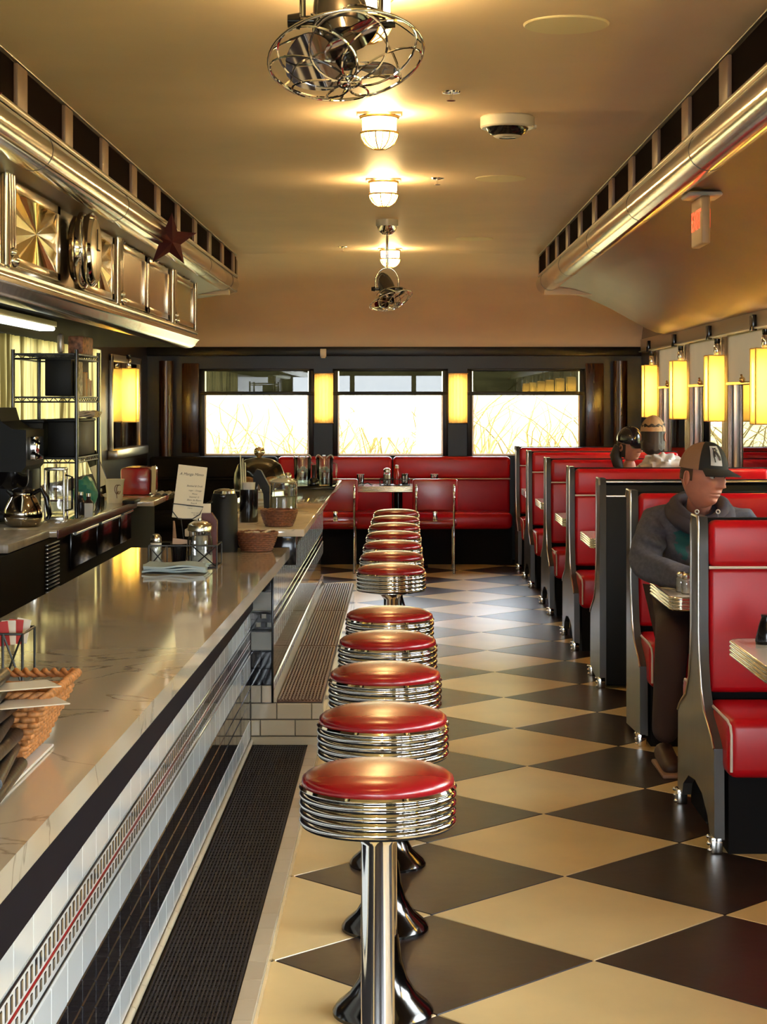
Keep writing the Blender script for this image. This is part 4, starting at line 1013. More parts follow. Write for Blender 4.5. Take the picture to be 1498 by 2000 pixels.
# ================================================================ back bar
bb = thing('back_cabinet', 'dark back bar cabinet with louvre strip and drawers', 'cabinet', (-2.1, 9, 0))
obj('cabinet_body', MB().box(WL+.005, -1.74, 4.5, 12.6, 0, .875), blackm, bb, True)
lv = MB()
for k in range(14): lv.box(-1.735, -1.722, 8.72, 9.02, .60+k*.019, .606+k*.019, .001)
obj('louvre_strip', lv, steel, bb, True)
for k, (a, b) in enumerate(((9.35, 10.1), (10.15, 10.9), (10.95, 11.4))):
    dr = obj('drawer', MB().box(-1.742, -1.722, a, b, .68, .865, .004), blackg, bb, True)
    obj('handle', MB().tube([(-1.712, a+.03, .862), (-1.712, b-.03, .862)], .010, 8), lidm, dr, True)
for k, (x, a, b, lab, m) in enumerate(((-1.735, 7.9, 8.82, 'short grey worn butcher top at the near end of the back bar', mat('worn grey board', (.34, .29, .24), .35, noise_amt=.4, nscale=6, stretch=(8, 1, 1))), (-1.70, 8.83, 11.45, 'long polished back bar countertop with dark edge', mat('warm stone top', (.46, .40, .30), .08, coat=.5)), (-1.585, 11.46, 12.7, 'far jutting back bar countertop under the red box', marb))):
    t = tag(obj('countertop', MB().box(WL+.03, x, a, b, .882, .92, .003), m), lab, 'countertop')
ed = tag(obj('edge_strip', MB().box(-1.70, -1.692, 8.83, 11.45, .876, .918, .002), mat('plum edge', (.09, .03, .035), .3)), 'plum coloured edge strip along the long back bar top', 'edge strip')
# ---- wire rack
rk = thing('wire_rack', 'black wire shelving rack standing on the back bar', 'rack', (-1.94, 10.06, ZB))
X0, X1, Y0, Y1 = -2.11, -1.765, 9.72, 10.42
for x in (X0, X1):
    for y in (Y0, Y1): obj('post', MB().tube([(x, y, ZB), (x, y, 1.835)], .011, 10), blackg, rk, True)
for z in (1.245, 1.575, 1.81):
    sh = MB()
    for zz in (z, z-.025): sh.tube([(X0, Y0, zz), (X1, Y0, zz), (X1, Y1, zz), (X0, Y1, zz)], .005, 6, True)
    for k in range(20): y = Y0+(Y1-Y0)*k/19; sh.tube([(X0, y, z), (X1, y, z)], .0028, 4)
    for k in range(14):
        a = X0+(X1-X0)*k/14; sh.tube([(a, Y0, z if k % 2 else z-.025), (a+(X1-X0)/14, Y0, z-.025 if k % 2 else z)], .0025, 4)
    for k in range(20):
        a = Y0+(Y1-Y0)*k/20; sh.tube([(X1, a, z if k % 2 else z-.025), (X1, a+(Y1-Y0)/20, z-.025 if k % 2 else z)], .0025, 4)
    obj('shelf', sh, wire, rk, True)
def boxt(nm, x0, x1, y0, y1, z, h, m, lab, cat, extra=None, g=None, bev=.006):
    t = thing(nm, lab, cat, ((x0+x1)/2, (y0+y1)/2, z), 0, g); obj('box_body', MB().box(x0, x1, y0, y1, z, z+h, bev), m, t, True)
    if extra: extra(t)
    return t
def lid_(x0, x1, y0, y1, z, m): return lambda t: obj('lid', MB().box(x0-.005, x1+.005, y0-.005, y1+.005, z, z+.015, .004), m, t, True)
boxt('storage_bin', -1.945, -1.80, 9.76, 10.30, 1.582, .205, black, 'square black bin on the middle rack shelf', 'bin', lid_(-1.945, -1.80, 9.76, 10.3, 1.787, black) if False else None)
boxt('storage_bin', -1.925, -1.775, 9.74, 10.36, 1.252, .19, black, 'right black bin on the lowest rack shelf', 'bin', lid_(-1.925, -1.775, 9.74, 10.36, 1.442, black))
boxt('storage_bin', -2.085, -1.95, 9.74, 10.36, 1.252, .185, black, 'left black bin on the lowest rack shelf', 'bin', lid_(-2.085, -1.95, 9.74, 10.36, 1.437, black))
boxt('patterned_carton', -1.86, -1.775, 9.98, 10.30, 1.817, .10, mat('patterned carton', (.30, .12, .06), .5, noise_amt=.9, nscale=40), 'brown patterned carton on the top rack shelf', 'carton')
boxt('can', -1.90, -1.865, 9.86, 9.90, 1.817, .11, mat('pale tin', (.5, .42, .35), .3, .5), 'pale tin beside the patterned carton', 'tin', bev=.015)
boxt('printed_box', -1.79, -1.772, 9.80, 9.95, 1.582, .19, mat('black and white print', (.5, .48, .4), .5, noise_amt=1.0, nscale=45), 'black and white printed box on the middle shelf', 'box')
for k, (y, h, c) in enumerate(((10.02, .13, (.45, .35, .2)), (10.07, .135, (.5, .25, .08)), (10.14, .10, (.6, .5, .35)), (10.22, .09, (.62, .45, .38)))):
    boxt('box', -1.86, -1.774, y, y+.045, 1.582, h, mat('small box %d' % k, c, .5), ['tan slim box', 'orange slim box', 'cream slim box', 'pink slim box'][k]+' right of the printed box on the rack', 'box', g='slim boxes on the rack', bev=.002)
folded(-1.85, -1.745, 10.15, 10.40, 1.458, .012, mat('beige towel', (.6, .48, .36), .9), 'beige towel draped over the right black bin', 'towel', 'towel')
# ---- coffee machine and pot
cm = thing('coffee_machine', 'large black coffee brewer with chrome controls at the left edge', 'coffee machine', (-2.2, 9.4, ZB))
cb = MB().box(-2.35, -1.95, 9.22, 9.66, ZB+.02, .975, .01).box(-2.35, -1.95, 9.46, 9.66, .96, 1.2, .01)
cb.prism([(-2.35, 1.19), (-1.955, 1.19), (-1.93, 1.22), (-1.93, 1.405), (-2.0, 1.41), (-2.06, 1.45), (-2.08, 1.52), (-2.35, 1.52)], 9.20, 9.66, 'y')
obj('brewer_body', cb, black, cm, True)
obj('control_panel', MB().box(-1.932, -1.885, 9.24, 9.42, 1.25, 1.37, .006), chrome, cm, True)
for z in (1.27, 1.335): obj('lever', MB().tube([(-1.90, 9.23, z+.02), (-1.86, 9.2, z)], .008, 6), blackg, cm, True)
obj('brew_basket', MB().lathe([(.07, 1.10), (.085, 1.13), (.085, 1.20)], 28, (-2.03, 9.34, 0)), blackg, cm, True)
obj('warmer_plate', MB().lathe([(.085, .975), (.085, .985), (0, .985)], 28, (-2.03, 9.34, 0)), chrome, cm, True)
obj('rubber_foot', MB().box(-2.34, -2.30, 9.24, 9.28, ZB, ZB+.022).box(-2.0, -1.96, 9.24, 9.28, ZB, ZB+.022), black, cm, True)
t = thing('coffee_pot', 'round chrome coffee pot with black handle in front of the brewer', 'coffee pot', (px(45, 9.05), 9.05, ZB))
obj('pot_body', MB().lathe([(.06, 0), (.085, .015), (.098, .05), (.094, .09), (.07, .14), (.055, .16), (.058, .175)], 40), mat('dark mirror steel', (.35, .30, .24), .1, 1), t, sharp=70)
obj('pot_lid', MB().lathe([(.058, .174), (.055, .19), (.02, .2), (0, .2)], 24), blackg, t)
obj('handle', MB().tube([(.055, -.02, .17), (.10, -.03, .19), (.125, -.03, .15), (.14, -.03, .06), (.13, -.03, .04)], [.012, .013, .014, .012, .009], 8), blackg, t)
obj('spout', MB().tube([(-.05, -.02, .165), (-.075, -.03, .185)], [.02, .008], 8), blackg, t)
t = thing('glass_press', 'tall square glass press with steel frame under the rack', 'press', (px(109, 9.55), 9.56, ZB))
obj('glass_body', MB().box(-.045, .045, -.045, .045, .03, .265, .01), glassm, t)
fr = MB()
for x in (-.05, .05):
    for y in (-.05, .05): fr.box(x-.005, x+.005, y-.005, y+.005, 0, .27, .002)
fr.box(-.055, .055, -.055, .055, .265, .28, .004).box(-.055, .055, -.055, .055, 0, .02, .004)
obj('steel_frame', fr, lidm, t); obj('plunger', MB().tube([(0, 0, .10), (0, 0, .30)], .004, 6).lathe([(.038, .10), (.038, .108)], 20), mat('dark red press', (.1, .03, .03), .4), t)
obj('handle', MB().tube([(.05, 0, .24), (.085, 0, .23), (.085, 0, .06), (.05, 0, .05)], .006, 6), blackg, t)
t = thing('coffee_cup', 'white cup with a brown swirl emblem on the back bar', 'cup', (px(224, 11.2), 11.2, ZB))
obj('cup_body', MB().lathe([(.047, 0), (.050, .012), (.050, .05), (.058, .13), (.064, .148), (.061, .148), (.052, .12), (.044, .012), (0, .012)], 40), white, t)
lg = MB()
for s_ in ((0, .02), (.028, .012)):
    pts = []
    for q in range(14):
        a = 1.0+q*.38; ang = -1.15+.32*math.cos(a)*(1-q*.03)+s_[0]*8; z = .085+.028*math.sin(a); r = .0525+.006*(z-.05)/.08; pts.append((r*math.cos(ang), r*math.sin(ang), z))
    lg.tube(pts, .0022, 5)
lg.tube([(.0535*math.cos(-1.2), .0535*math.sin(-1.2), .07), (.0515*math.cos(-1.15), .0515*math.sin(-1.15), .03)], .002, 5)
obj('emblem', lg, mat('brown print', (.12, .04, .03), .5), t)
boxt('napkin_box', px(240, 12.2), px(297, 12.2), 12.08, 12.5, ZB, .185, mat('red metal', (.30, .012, .02), .22, coat=.5), 'red metal box on the far back bar top', 'box', bev=.02)
def drape(t): pass
cl = MB(); X = px(299, 12.1)
cl.grid(lambda u, v: (X+.012*math.sin(v*6)+(0 if u < .5 else (u-.5)*.28), 12.02+.24*v+.01*math.sin(u*11), .925+(.19*(1-u/.5) if u < .5 else .014*abs(math.sin(u*17)))+.004*math.sin(v*20)), 40, 20)
tag(obj('white_cloth', cl, mat('white linen', (.62, .56, .52), .9), sharp=80), 'crumpled white cloth trailing from the red box', 'cloth')
boxt('label_card', px(168, 9.85), px(184, 9.85), 9.80, 9.815, ZB, .075, mat('pale label', (.6, .6, .58), .5), 'small white label card at the foot of the rack', 'card', bev=.001)
for k, (p, d, h, c) in enumerate(((158, 10.0, .11, (.02, .02, .03)), (173, 10.05, .10, (.03, .015, .02)), (195, 10.8, .09, (.015, .015, .015)))):
    t = thing('small_bottle', ['dark bottle left of the white label card', 'dark bottle behind the white label card', 'dark jar just left of the white cup'][k], 'bottle', (px(p, d), d, ZB), 0, 'dark bottles on the back bar')
    obj('bottle_body', MB().lathe([(.026, 0), (.028, .006), (.028, h*.65), (.012, h*.85), (.012, h)], 20), mat('dark bottle %d' % k, c, .15), t); obj('cap', MB().lathe([(.014, h), (.014, h+.018), (0, h+.018)], 16), lidm, t)
t = thing('plastic_bag', 'teal and grey crumpled bag on the back bar', 'bag', (px(163, 10.2), 10.25, ZB))
bg_ = MB(); vs0 = len(bg_.v); bg_.sph((0, 0, .10), .085, 20, 14, (.8, .9, 1.15)); bg_.v = [tuple(Vector(v)*(1+.18*noise.noise(Vector(v)*22))) for v in bg_.v]
bg_.v = [(x, y, max(z, 0)) for x, y, z in bg_.v]
obj('bag_body', bg_, mat('teal plastic', (.05, .26, .24), .3), t, sharp=20)
t = thing('clipboard', 'white backed black clipboard leaning behind the cup', 'clipboard', (px(208, 11.4), 11.5, ZB+.0))
Mt = Matrix.Rotation(-.38, 4, 'Y')
obj('board', MB().box(-.04, .04, 0, .008, .05, .33, .003, M=Mt), blackg, t); obj('sheet', MB().box(-.036, .036, -.004, 0, .10, .24, .001, 1, M=Mt), white, t)
boxt('card_reader', px(246, 11.2), px(270, 11.2), 11.05, 11.3, ZB, .022, black, 'flat black card reader beside the white cup', 'card reader', bev=.005)
# ================================================================ on the tables
def tumbler(loc, lab, r=.036, h=.105, g='water tumblers on the far table'):
    t = thing('tumbler', lab, 'glass', loc, 0, g)
    obj('glass_body', MB().lathe([(r*.78, 0), (r*.8, .004), (r, h), (r*.94, h), (r*.74, .012), (0, .012)], 24), glassm, t)
    obj('water', MB().lathe([(r*.72, .013), (r*.84, h*.7), (0, h*.7)], 20), water, t)
    obj('rim', MB().tube([(r*.97*math.cos(2*PI*k/24), r*.97*math.sin(2*PI*k/24), h) for k in range(24)], .0016, 5, True), mat('glass rim', (.75, .6, .65), .1), t)
    return t
ZT = .775
tumbler((px(704, 16.6), 16.62, ZT), 'water tumbler on the left side of the far table'); tumbler((px(848, 16.65), 16.62, ZT), 'water tumbler on the right side behind the chair')
caddy(px(742, 16.6), px(800, 16.6), 16.58, 16.74, ZT, .06, 'black wire caddy of condiments on the far table')
shaker((px(756, 16.66), 16.66, ZT+.008), 'glass sugar shaker in the far table caddy', .038, .155, .8)
t = thing('ketchup_bottle', 'red ketchup bottle in the far table caddy', 'bottle', (px(775, 16.66), 16.66, ZT+.008))
obj('bottle_body', MB().lathe([(.028, 0), (.030, .01), (.030, .09), (.014, .15)], 24), mat('ketchup', (.45, .01, .01), .2, coat=.4), t); obj('cap', MB().lathe([(.018, .15), (.016, .18), (0, .182)], 20), white, t)
t = thing('sugar_dish', 'black packet holder at the right of the far caddy', 'holder', (px(791, 16.66), 16.66, ZT+.008))
obj('holder_body', MB().lathe([(.03, 0), (.034, .09), (.03, .10), (0, .10)], 20), blackg, t); obj('packets', MB().box(-.02, -.008, -.035, .0, .02, .08).box(.008, .02, -.035, 0, .02, .08), white, t)
t = thing('sunglasses', 'dark sunglasses lying on the far table edge', 'glasses', (px(712, 16.5), 16.5, ZT))
obj('frame', MB().tube([(-.06, 0, .015), (-.03, -.02, .03), (.0, -.01, .02), (.03, -.02, .03), (.06, 0, .01), (.07, .08, .006)], .005, 6), blackg, t)
for i, (x, y) in enumerate(((px(1330, 7.45), 7.44), (px(1341, 7.38), 7.37))):
    shaker((x, y, .76), ['left short glass shaker with steel lid before the man', 'right short glass shaker with steel lid before the man'][i], .023, .088, .9, 'short shakers on the man table')
o = tag(obj('paper_slip', MB().box(-.05, .05, -.03, .03, 0, .001), paper), 'paper slip lying on the table before the man', 'paper'); o.location = (px(1318, 7.6), 7.62, .7605); o.rotation_euler = (0, 0, .6)
t = thing('creamer_jug', 'black jug at the right frame edge on the nearest table', 'jug', (px(1500, 5.85), 5.86, .76))
obj('jug_body', MB().lathe([(.038, 0), (.040, .01), (.028, .06), (.02, .085), (.022, .095)], 24), blackg, t); obj('handle', MB().tube([(.03, 0, .07), (.055, 0, .06), (.05, 0, .02), (.036, 0, .015)], .005, 6), blackg, t)
# ================================================================ people
def skin_me(pts, edges, root=0, sub=2):
    me = bpy.data.meshes.new('tmp'); me.from_pydata([p[0] for p in pts], edges, [])
    o = bpy.data.objects.new('tmp', me); C.objects.link(o)
    m = o.modifiers.new('s', 'SKIN'); m.use_smooth_shade = True
    for i, p in enumerate(pts):
        r = p[1]; me.skin_vertices[0].data[i].radius = (r, r) if not isinstance(r, tuple) else r
        me.skin_vertices[0].data[i].use_root = (i == root)
    s = o.modifiers.new('b', 'SUBSURF'); s.levels = sub; s.render_levels = sub
    dg = bpy.context.evaluated_depsgraph_get(); dg.update()
    ev = o.evaluated_get(dg); r = bpy.data.meshes.new_from_object(ev)
    bpy.data.objects.remove(o); mb = MB(); mb.add([v.co[:] for v in r.vertices], [tuple(p.vertices) for p in r.polygons]); return mb
def head_mb(M):
    m = MB(); nu, nv = 110, 90; g = math.exp
    def f(u, v):
        th = PI*u; ph = 2*PI*v-.78*math.sin(2*PI*v)
        n = Vector((math.sin(th)*math.sin(ph), -math.sin(th)*math.cos(ph), math.cos(th)))   # -Y is the face
        x, y, z = n.x*.074, n.y*.094, n.z*.118
        if z < 0:
            k = -n.z; x *= 1-.16*k**1.6
            if y > 0: y *= 1-.45*k
            else: y *= 1+.02*k
        if y < 0:
            y *= 1-.06*(1-abs(n.x))*0
            y = max(y, -.088) if False else y
            y += .006*g(-((z-.06)/.03)**2)                       # forehead slopes back
            y -= .007*g(-((z-.034)/.009)**2-(x/.045)**2)          # brow
            y += .013*g(-((abs(x)-.031)/.015)**2-((z-.016)/.011)**2)  # eye sockets
            if -.032 < z < .032:
                t = (.032-z)/.064; w = .0090+.007*t
                y -= (.008+.025*t**1.2)*g(-(x/w)**2)*(1 if t < .86 else max(0, (1-t)/.14))
            y -= .006*g(-((abs(x)-.013)/.006)**2-((z+.024)/.007)**2)   # nostril wings
            y -= .007*g(-((abs(x)-.046)/.018)**2-((z+.004)/.016)**2)   # cheek bones
            y += .004*g(-((abs(x)-.042)/.014)**2-((z+.045)/.02)**2)
            y -= .0075*g(-((z+.047)/.006)**2-(x/.021)**2)         # upper lip
            y -= .0075*g(-((z+.060)/.006)**2-(x/.019)**2)         # lower lip
            y += .0065*g(-((z+.0535)/.0022)**2-(x/.023)**2)        # mouth line
            y += .004*g(-((z+.071)/.006)**2-(x/.02)**2)
            y -= .011*g(-((z+.088)/.014)**2-(x/.022)**2)           # chin
        return M @ Vector((x, y, z))
    m.grid(f, nu, nv)
    for s in (-1, 1):     # ears
        e = MB(); e.sph((0, 0, 0), .027, 18, 14, (.32, .58, 1.05))
        e.v = [(x*(1-.0)+.006*s*math.exp(-((y**2+z**2)/.0002))*-1, y, z) for x, y, z in e.v]
        Me = M @ Matrix.Translation((s*.076, .012, -.002)) @ Matrix.Rotation(s*.35, 4, 'Z')
        m.add(e.v, e.f, Me)
        m.tube([Me @ Vector((s*.008, .012*math.sin(a)*1.2-.004, .026*math.cos(a))) for a in [PI*j/8-.3 for j in range(10)]], .0035, 6)
    return m
def eyes(M, par):
    e = MB(); ir = MB(); li = MB()
    for s in (-1, 1):
        c = Vector((s*.031, -.073, .014)); e2 = MB(); e2.sph(c, .0115, 14, 10); e.add(e2.v, e2.f, M)
        i2 = MB(); i2.sph(c+Vector((.001, -.0075, -.001)), .0052, 10, 8); ir.add(i2.v, i2.f, M)
        li.tube([M @ Vector((s*.031+.0135*math.cos(a), -.0745-.011*math.sin(a), .0165+.0045*math.sin(a))) for a in [PI*j/8 for j in range(9)]], .0028, 5)
        li.tube([M @ Vector((s*.031+.017*math.cos(a), -.084-.008*math.sin(a), .031+.004*math.sin(a))) for a in [PI*j/8 for j in range(9)]], .0022, 5)
    obj('eyes', e, mat('eye white', (.6, .55, .5), .3), par, True); obj('irises', ir, mat('iris', (.03, .02, .02), .2), par, True)
    obj('eyelids_and_brows', li, mat('brow hair', (.07, .03, .02), .7), par, True)
def cap(M, par, mfront, mback, brim=True, back=False, label=None):
    top = MB()
    def dome(u, v, a0, a1, off=0):
        th = u*PI*.5; ph = a0+(a1-a0)*v; n = Vector((math.sin(th)*math.sin(ph), -math.sin(th)*math.cos(ph), math.cos(th)))
        fr = max(0, -n.y); hgt = .104+.020*fr*(1-u)*2*.8
        return M @ Vector((n.x*(.083+off), n.y*(.103+off), .036+n.z*(hgt+off)-.006*fr*0-(.004*math.sin(6*ph)**2*0)))
    fz = 1.15
    f = MB(); f.grid(lambda u, v: dome(u, v, -fz, fz), 16, 20); b = MB(); b.grid(lambda u, v: dome(u, v, fz, 2*PI-fz), 16, 30)
    co = obj('cap', f, mfront, par, True, sharp=70)
    if back:      # strap opening on the back: leave a gap and add the strap
        b = MB(); b.grid(lambda u, v: dome(u, v, fz, 2*PI-fz), 16, 30); b.grid(lambda u, v: dome(u, v, PI+.55, 2*PI-fz), 16, 14)
        b.grid(lambda u, v: dome(u*.62-.0*math.sin(v*PI), v, PI-.55, PI+.55), 12, 12)
        obj('cap_strap', (lambda s: s.grid(lambda u, v: dome(.90+.10*u, v, PI-.6, PI+.6, .002), 2, 12))(MB()), mback, co, True)
    obj('cap_back', b, mback, co, True, sharp=70)
    for k in range(6):
        ph = k*PI/3+.0; obj('cap_seam', MB().tube([dome(j/10, 0, ph, ph+1, .001) for j in range(1, 11)], .0012, 4), mback if 1 < k < 5 else mfront, co, True) if k in (2, 3, 4) else None
    bt = MB(); bt.sph(dome(0, 0, 0, 1)+Vector((0, 0, .001)), .007, 10, 6, (1, 1, .5)); obj('cap_button', bt, mfront, co, True)
    if brim:
        br = MB()
        def bf(u, v, dz):
            ph = (v-.5)*2*1.02; r0 = Vector((math.sin(ph)*.083, -math.cos(ph)*.103, .042)); ext = .072*math.cos(ph*1.35)**.6 if abs(ph*1.35) < PI/2 else 0
            p = r0+Vector((math.sin(ph)*.2*ext*u, -ext*u, -.008*u-.22*ext*u*0)); p.z -= .012*(p.x/.08)**2*u+.008*u-dz; return M @ p
        n_, m_ = 8, 20; A = [bf(i/n_, j/m_, 0) for i in range(n_+1) for j in range(m_+1)]; B = [bf(i/n_, j/m_, .003) for i in range(n_+1) for j in range(m_+1)]
        mm = m_+1; fs = [(i*mm+j, (i+1)*mm+j, (i+1)*mm+j+1, i*mm+j+1) for i in range(n_) for j in range(m_)]; N = len(A)
        br.add(A+B, fs+[tuple(q+N for q in g_[::-1]) for g_ in fs]+[(n_*mm+j, n_*mm+j+1, N+n_*mm+j+1, N+n_*mm+j) for j in range(m_)])
        obj('cap_brim', br, mfront, co, True)
    return co, dome
# ---- the man in the hoodie, seated facing the viewer, looking to his left
hoodm = mat('charcoal marl fleece', (.085, .085, .105), .9, noise_amt=.25, nscale=60, bump=.35, bscale=16)
hood2 = mat('dark hood lining', (.045, .038, .05), .9, bump=.3, bscale=30)
jean = mat('dark brown trousers', (.045, .022, .016), .85, bump=.2, bscale=20)
hc = Vector((1.285, 7.66, 1.225))
man = thing('person', 'man in a charcoal hoodie and black and tan cap seated in the booth', 'person', (1.30, 7.95, 0))
MH = Matrix.Translation(hc) @ Euler((math.radians(3), math.radians(5), 0)).to_matrix().to_4x4() @ Matrix.Rotation(math.radians(39), 4, 'Z') @ Matrix.Scale(1.10, 4)
sh = 1.065
J = [((1.31, 7.98, .60), .12), ((1.31, 7.97, .68), .125), ((1.31, 7.94, .88), .13), ((1.305, 7.90, 1.0), .10), ((1.30, 7.86, 1.06), .062), ((1.292, 7.75, 1.16), .056),  # 0-5 spine, neck
     ((1.115, 7.90, 1.02), .062), ((1.055, 7.80, .83), .05), ((1.20, 7.56, .80), .042), ((1.33, 7.50, .80), .03),                     # 6-9 right arm
     ((1.50, 7.90, 1.02), .062), ((1.58, 7.80, .83), .05), ((1.44, 7.58, .81), .042), ((1.32, 7.54, .81), .03),                        # 10-13 left arm
     ((1.22, 7.95, .60), .09), ((1.135, 7.52, .565), .062), ((1.12, 7.60, .12), .045),                                                 # 14-16
     ((1.42, 7.95, .60), .09), ((1.46, 7.52, .565), .062), ((1.47, 7.60, .12), .045)]
E_ = [(0, 1), (1, 2), (2, 3), (3, 4), (4, 5), (3, 6), (6, 7), (7, 8), (8, 9), (3, 10), (10, 11), (11, 12), (12, 13), (0, 14), (14, 15), (15, 16), (0, 17), (17, 18), (18, 19)]
body = skin_me([(p, r*.86 if i not in (4, 5) else r) for i, (p, r) in enumerate(J)], E_)
hm = head_mb(MH); body.add(hm.v, hm.f)
def hand(mb, wrist, d, side):
    d = Vector(d).normalized(); s = Vector((-d.y, d.x, 0))*side; up = Vector((0, 0, 1)); w = Vector(wrist)
    pts = [(w, .024), (w+d*.05, (.036, .018)), (w+d*.085, (.038, .015))]; q = skin_me(pts, [(0, 1), (1, 2)], 0, 2); mb.add(q.v, q.f)
    for k in range(4):
        b0 = w+d*.08+s*(.030-.019*k); L_ = (.066, .076, .070, .056)[k]
        p = [b0, b0+d*L_*.45+up*.006, b0+d*L_*.8-up*.008, b0+d*L_-up*.022]; mb.tube(p, [.0088, .0085, .008, .006], 8)
    mb.tube([w+d*.02+s*.03, w+d*.05+s*.058, w+d*.08+s*.062], [.011, .0095, .007], 8)
hand(body, (1.33, 7.50, .80), (1, .1, -.02), 1); hand(body, (1.33, 7.56, .835), (-1, -.05, -.05), -1)
bo = obj('body', body, skin, man, True, sharp=180); eyes(MH, man)
hj = [J[i] for i in range(0, 14)]; hj = [(p, {0: .150, 1: .158, 2: .165, 3: .115, 4: .082, 5: .05}.get(i, r*1.35)) for i, (p, r) in enumerate(hj)]
hj[5] = ((1.296, 7.81, 1.105), .075); hj[6] = ((1.115, 7.90, 1.01), .088); hj[10] = ((1.50, 7.90, 1.01), .088); hj[7] = ((1.045, 7.80, .835), .078); hj[11] = ((1.59, 7.80, .835), .078)
hj[8] = ((1.20, 7.57, .805), .056); hj[12] = ((1.44, 7.585, .815), .056); hj[9] = ((1.315, 7.51, .803), .042); hj[13] = ((1.34, 7.55, .825), .042)
hmb = skin_me(hj, [e for e in E_ if max(e) <= 13], 0, 3)
hmb.v = [tuple(Vector(v)+Vector((0, -.013, 0))*math.sin(v[0]*40+v[2]*55+2*math.sin(v[2]*20))*(1 if v[2] < 1.05 else 0)) for v in hmb.v]
ho = obj('hoodie', hmb, hoodm, man, True, sharp=180)
hk = MB()
for rr, zz, rad in ((.092, 1.085, .030), (.104, 1.06, .034)):
    hk.tube([(1.297+rr*math.cos(a)*1.15, 7.80+rr*math.sin(a)*1.05, zz+.045*math.sin(a)+.012*math.cos(2*a)) for a in [2*PI*k/32 for k in range(32)]], rad, 14, True)
hk.sph((1.30, 7.93, 1.10), .095, 20, 12, (1.25, .75, .65))
obj('hood', hk, hood2, ho, True, sharp=180)
dw = MB()
for x in (1.262, 1.352):
    dw.tube([(x, 7.672, 1.075), (x+.004, 7.69, 1.03), (x-.002, 7.735, .96)], .003, 6)
obj('drawstring', dw, mat('grey cord', (.25, .22, .24), .7), ho, True)
ey = MB()
for x in (1.262, 1.352): ey.tube([(x+.008*math.cos(a), 7.668, 1.080+.008*math.sin(a)) for a in [2*PI*k/12 for k in range(12)]], .003, 6, True)
obj('eyelet', ey, white, ho, True)
nt = hoodm.node_tree; bs = nt.nodes['Principled BSDF']; src = bs.inputs['Base Color'].links[0].from_socket      # teal chest print on the cloth
tc = nt.nodes['Texture Coordinate']; vd = nt.nodes.new('ShaderNodeMapping'); vd.inputs['Location'].default_value = (-1.225/.035*1, -7.72/.3, -.94/.075); vd.inputs['Scale'].default_value = (1/.035, 1/.3, 1/.075)
nt.links.new(tc.outputs['Object'], vd.inputs[0]); ln = nt.nodes.new('ShaderNodeVectorMath'); ln.operation = 'LENGTH'; nt.links.new(vd.outputs[0], ln.inputs[0])
nz = nt.nodes.new('ShaderNodeTexNoise'); nz.inputs['Scale'].default_value = 28; nt.links.new(tc.outputs['Object'], nz.inputs[0])
sm = nt.nodes.new('ShaderNodeMath'); sm.operation = 'MULTIPLY_ADD'; sm.inputs[1].default_value = 3.0; nt.links.new(nz.outputs[0], sm.inputs[0]); nt.links.new(ln.outputs['Value'], sm.inputs[2])
lt = nt.nodes.new('ShaderNodeMath'); lt.operation = 'LESS_THAN'; lt.inputs[1].default_value = 2.3; nt.links.new(sm.outputs[0], lt.inputs[0])
mx = nt.nodes.new('ShaderNodeMix'); mx.data_type = 'RGBA'; mx.inputs[7].default_value = (.015, .10, .10, 1)
nt.links.new(lt.outputs[0], mx.inputs[0]); nt.links.new(src, mx.inputs[6]); nt.links.new(mx.outputs[2], bs.inputs['Base Color'])
tj = [((1.31, 7.98, .63), .15), ((1.21, 7.93, .60), .10), ((1.135, 7.52, .565), .078), ((1.115, 7.60, .10), .062), ((1.43, 7.93, .60), .108), ((1.47, 7.52, .565), .078), ((1.48, 7.60, .10), .062)]
obj('trousers', skin_me(tj, [(0, 1), (1, 2), (2, 3), (0, 4), (4, 5), (5, 6)], 0, 2), jean, man, True, sharp=180)
for x in (1.115, 1.48):
    sm = skin_me([((x, 7.66, .06), .048), ((x, 7.56, .055), (.045, .045)), ((x, 7.44, .035), (.042, .03)), ((x, 7.39, .03), (.034, .024))], [(0, 1), (1, 2), (2, 3)], 1, 2)
    sm.v = [(a, b, max(c, .006)) for a, b, c in sm.v]
    so_ = obj('shoe', sm, mat('brown shoe', (.06, .03, .02), .5), man, True); obj('sole', MB().box(x-.045, x+.045, 7.36, 7.70, 0, .018, .008), mat('tan sole', (.3, .16, .1), .6), so_, True)
cf_, cb_ = mat('black cap cotton', (.012, .012, .012), .8), mat('tan mesh', (.30, .17, .10), .8, bump=.5, bscale=300)
co, dome = cap(MH, man, cf_, cb_)
pt = MB(); pt.grid(lambda u, v: dome(.40+.47*u, v, -.70+.03*u, -.16+.03*u, .003), 8, 8); obj('cap_patch', pt, mat('white patch', (.62, .62, .62), .7), co, True)
an = MB()
def pp(u, v, o=.0045): return dome(.40+.47*u, v, -.70+.03*u, -.16+.03*u, o)
for pts, r in (([(.15, .3), (.3, .34), (.5, .28), (.65, .3)], .006), ([(.2, .42), (.15, .58), (.3, .7)], .006), ([(.3, .45), (.45, .62), (.6, .78), (.75, .82)], .008), ([(.65, .32), (.85, .38)], .005), ([(.35, .38), (.5, .40), (.6, .36)], .005)):
    an.tube([pp(*q) for q in pts], r, 6, flat=.25)
obj('patch_emblem', an, mat('emblem ink', (.03, .02, .02), .7), co, True)
hr = MB(); hr.grid(lambda u, v: MH @ Vector((.0765*math.sin(1.42+v*(2*PI-2.84))*1.0, -.097*math.cos(1.42+v*(2*PI-2.84)), .04-.05*u)), 4, 30); obj('hair', hr, mat('short brown hair', (.06, .03, .02), .8), man, True)
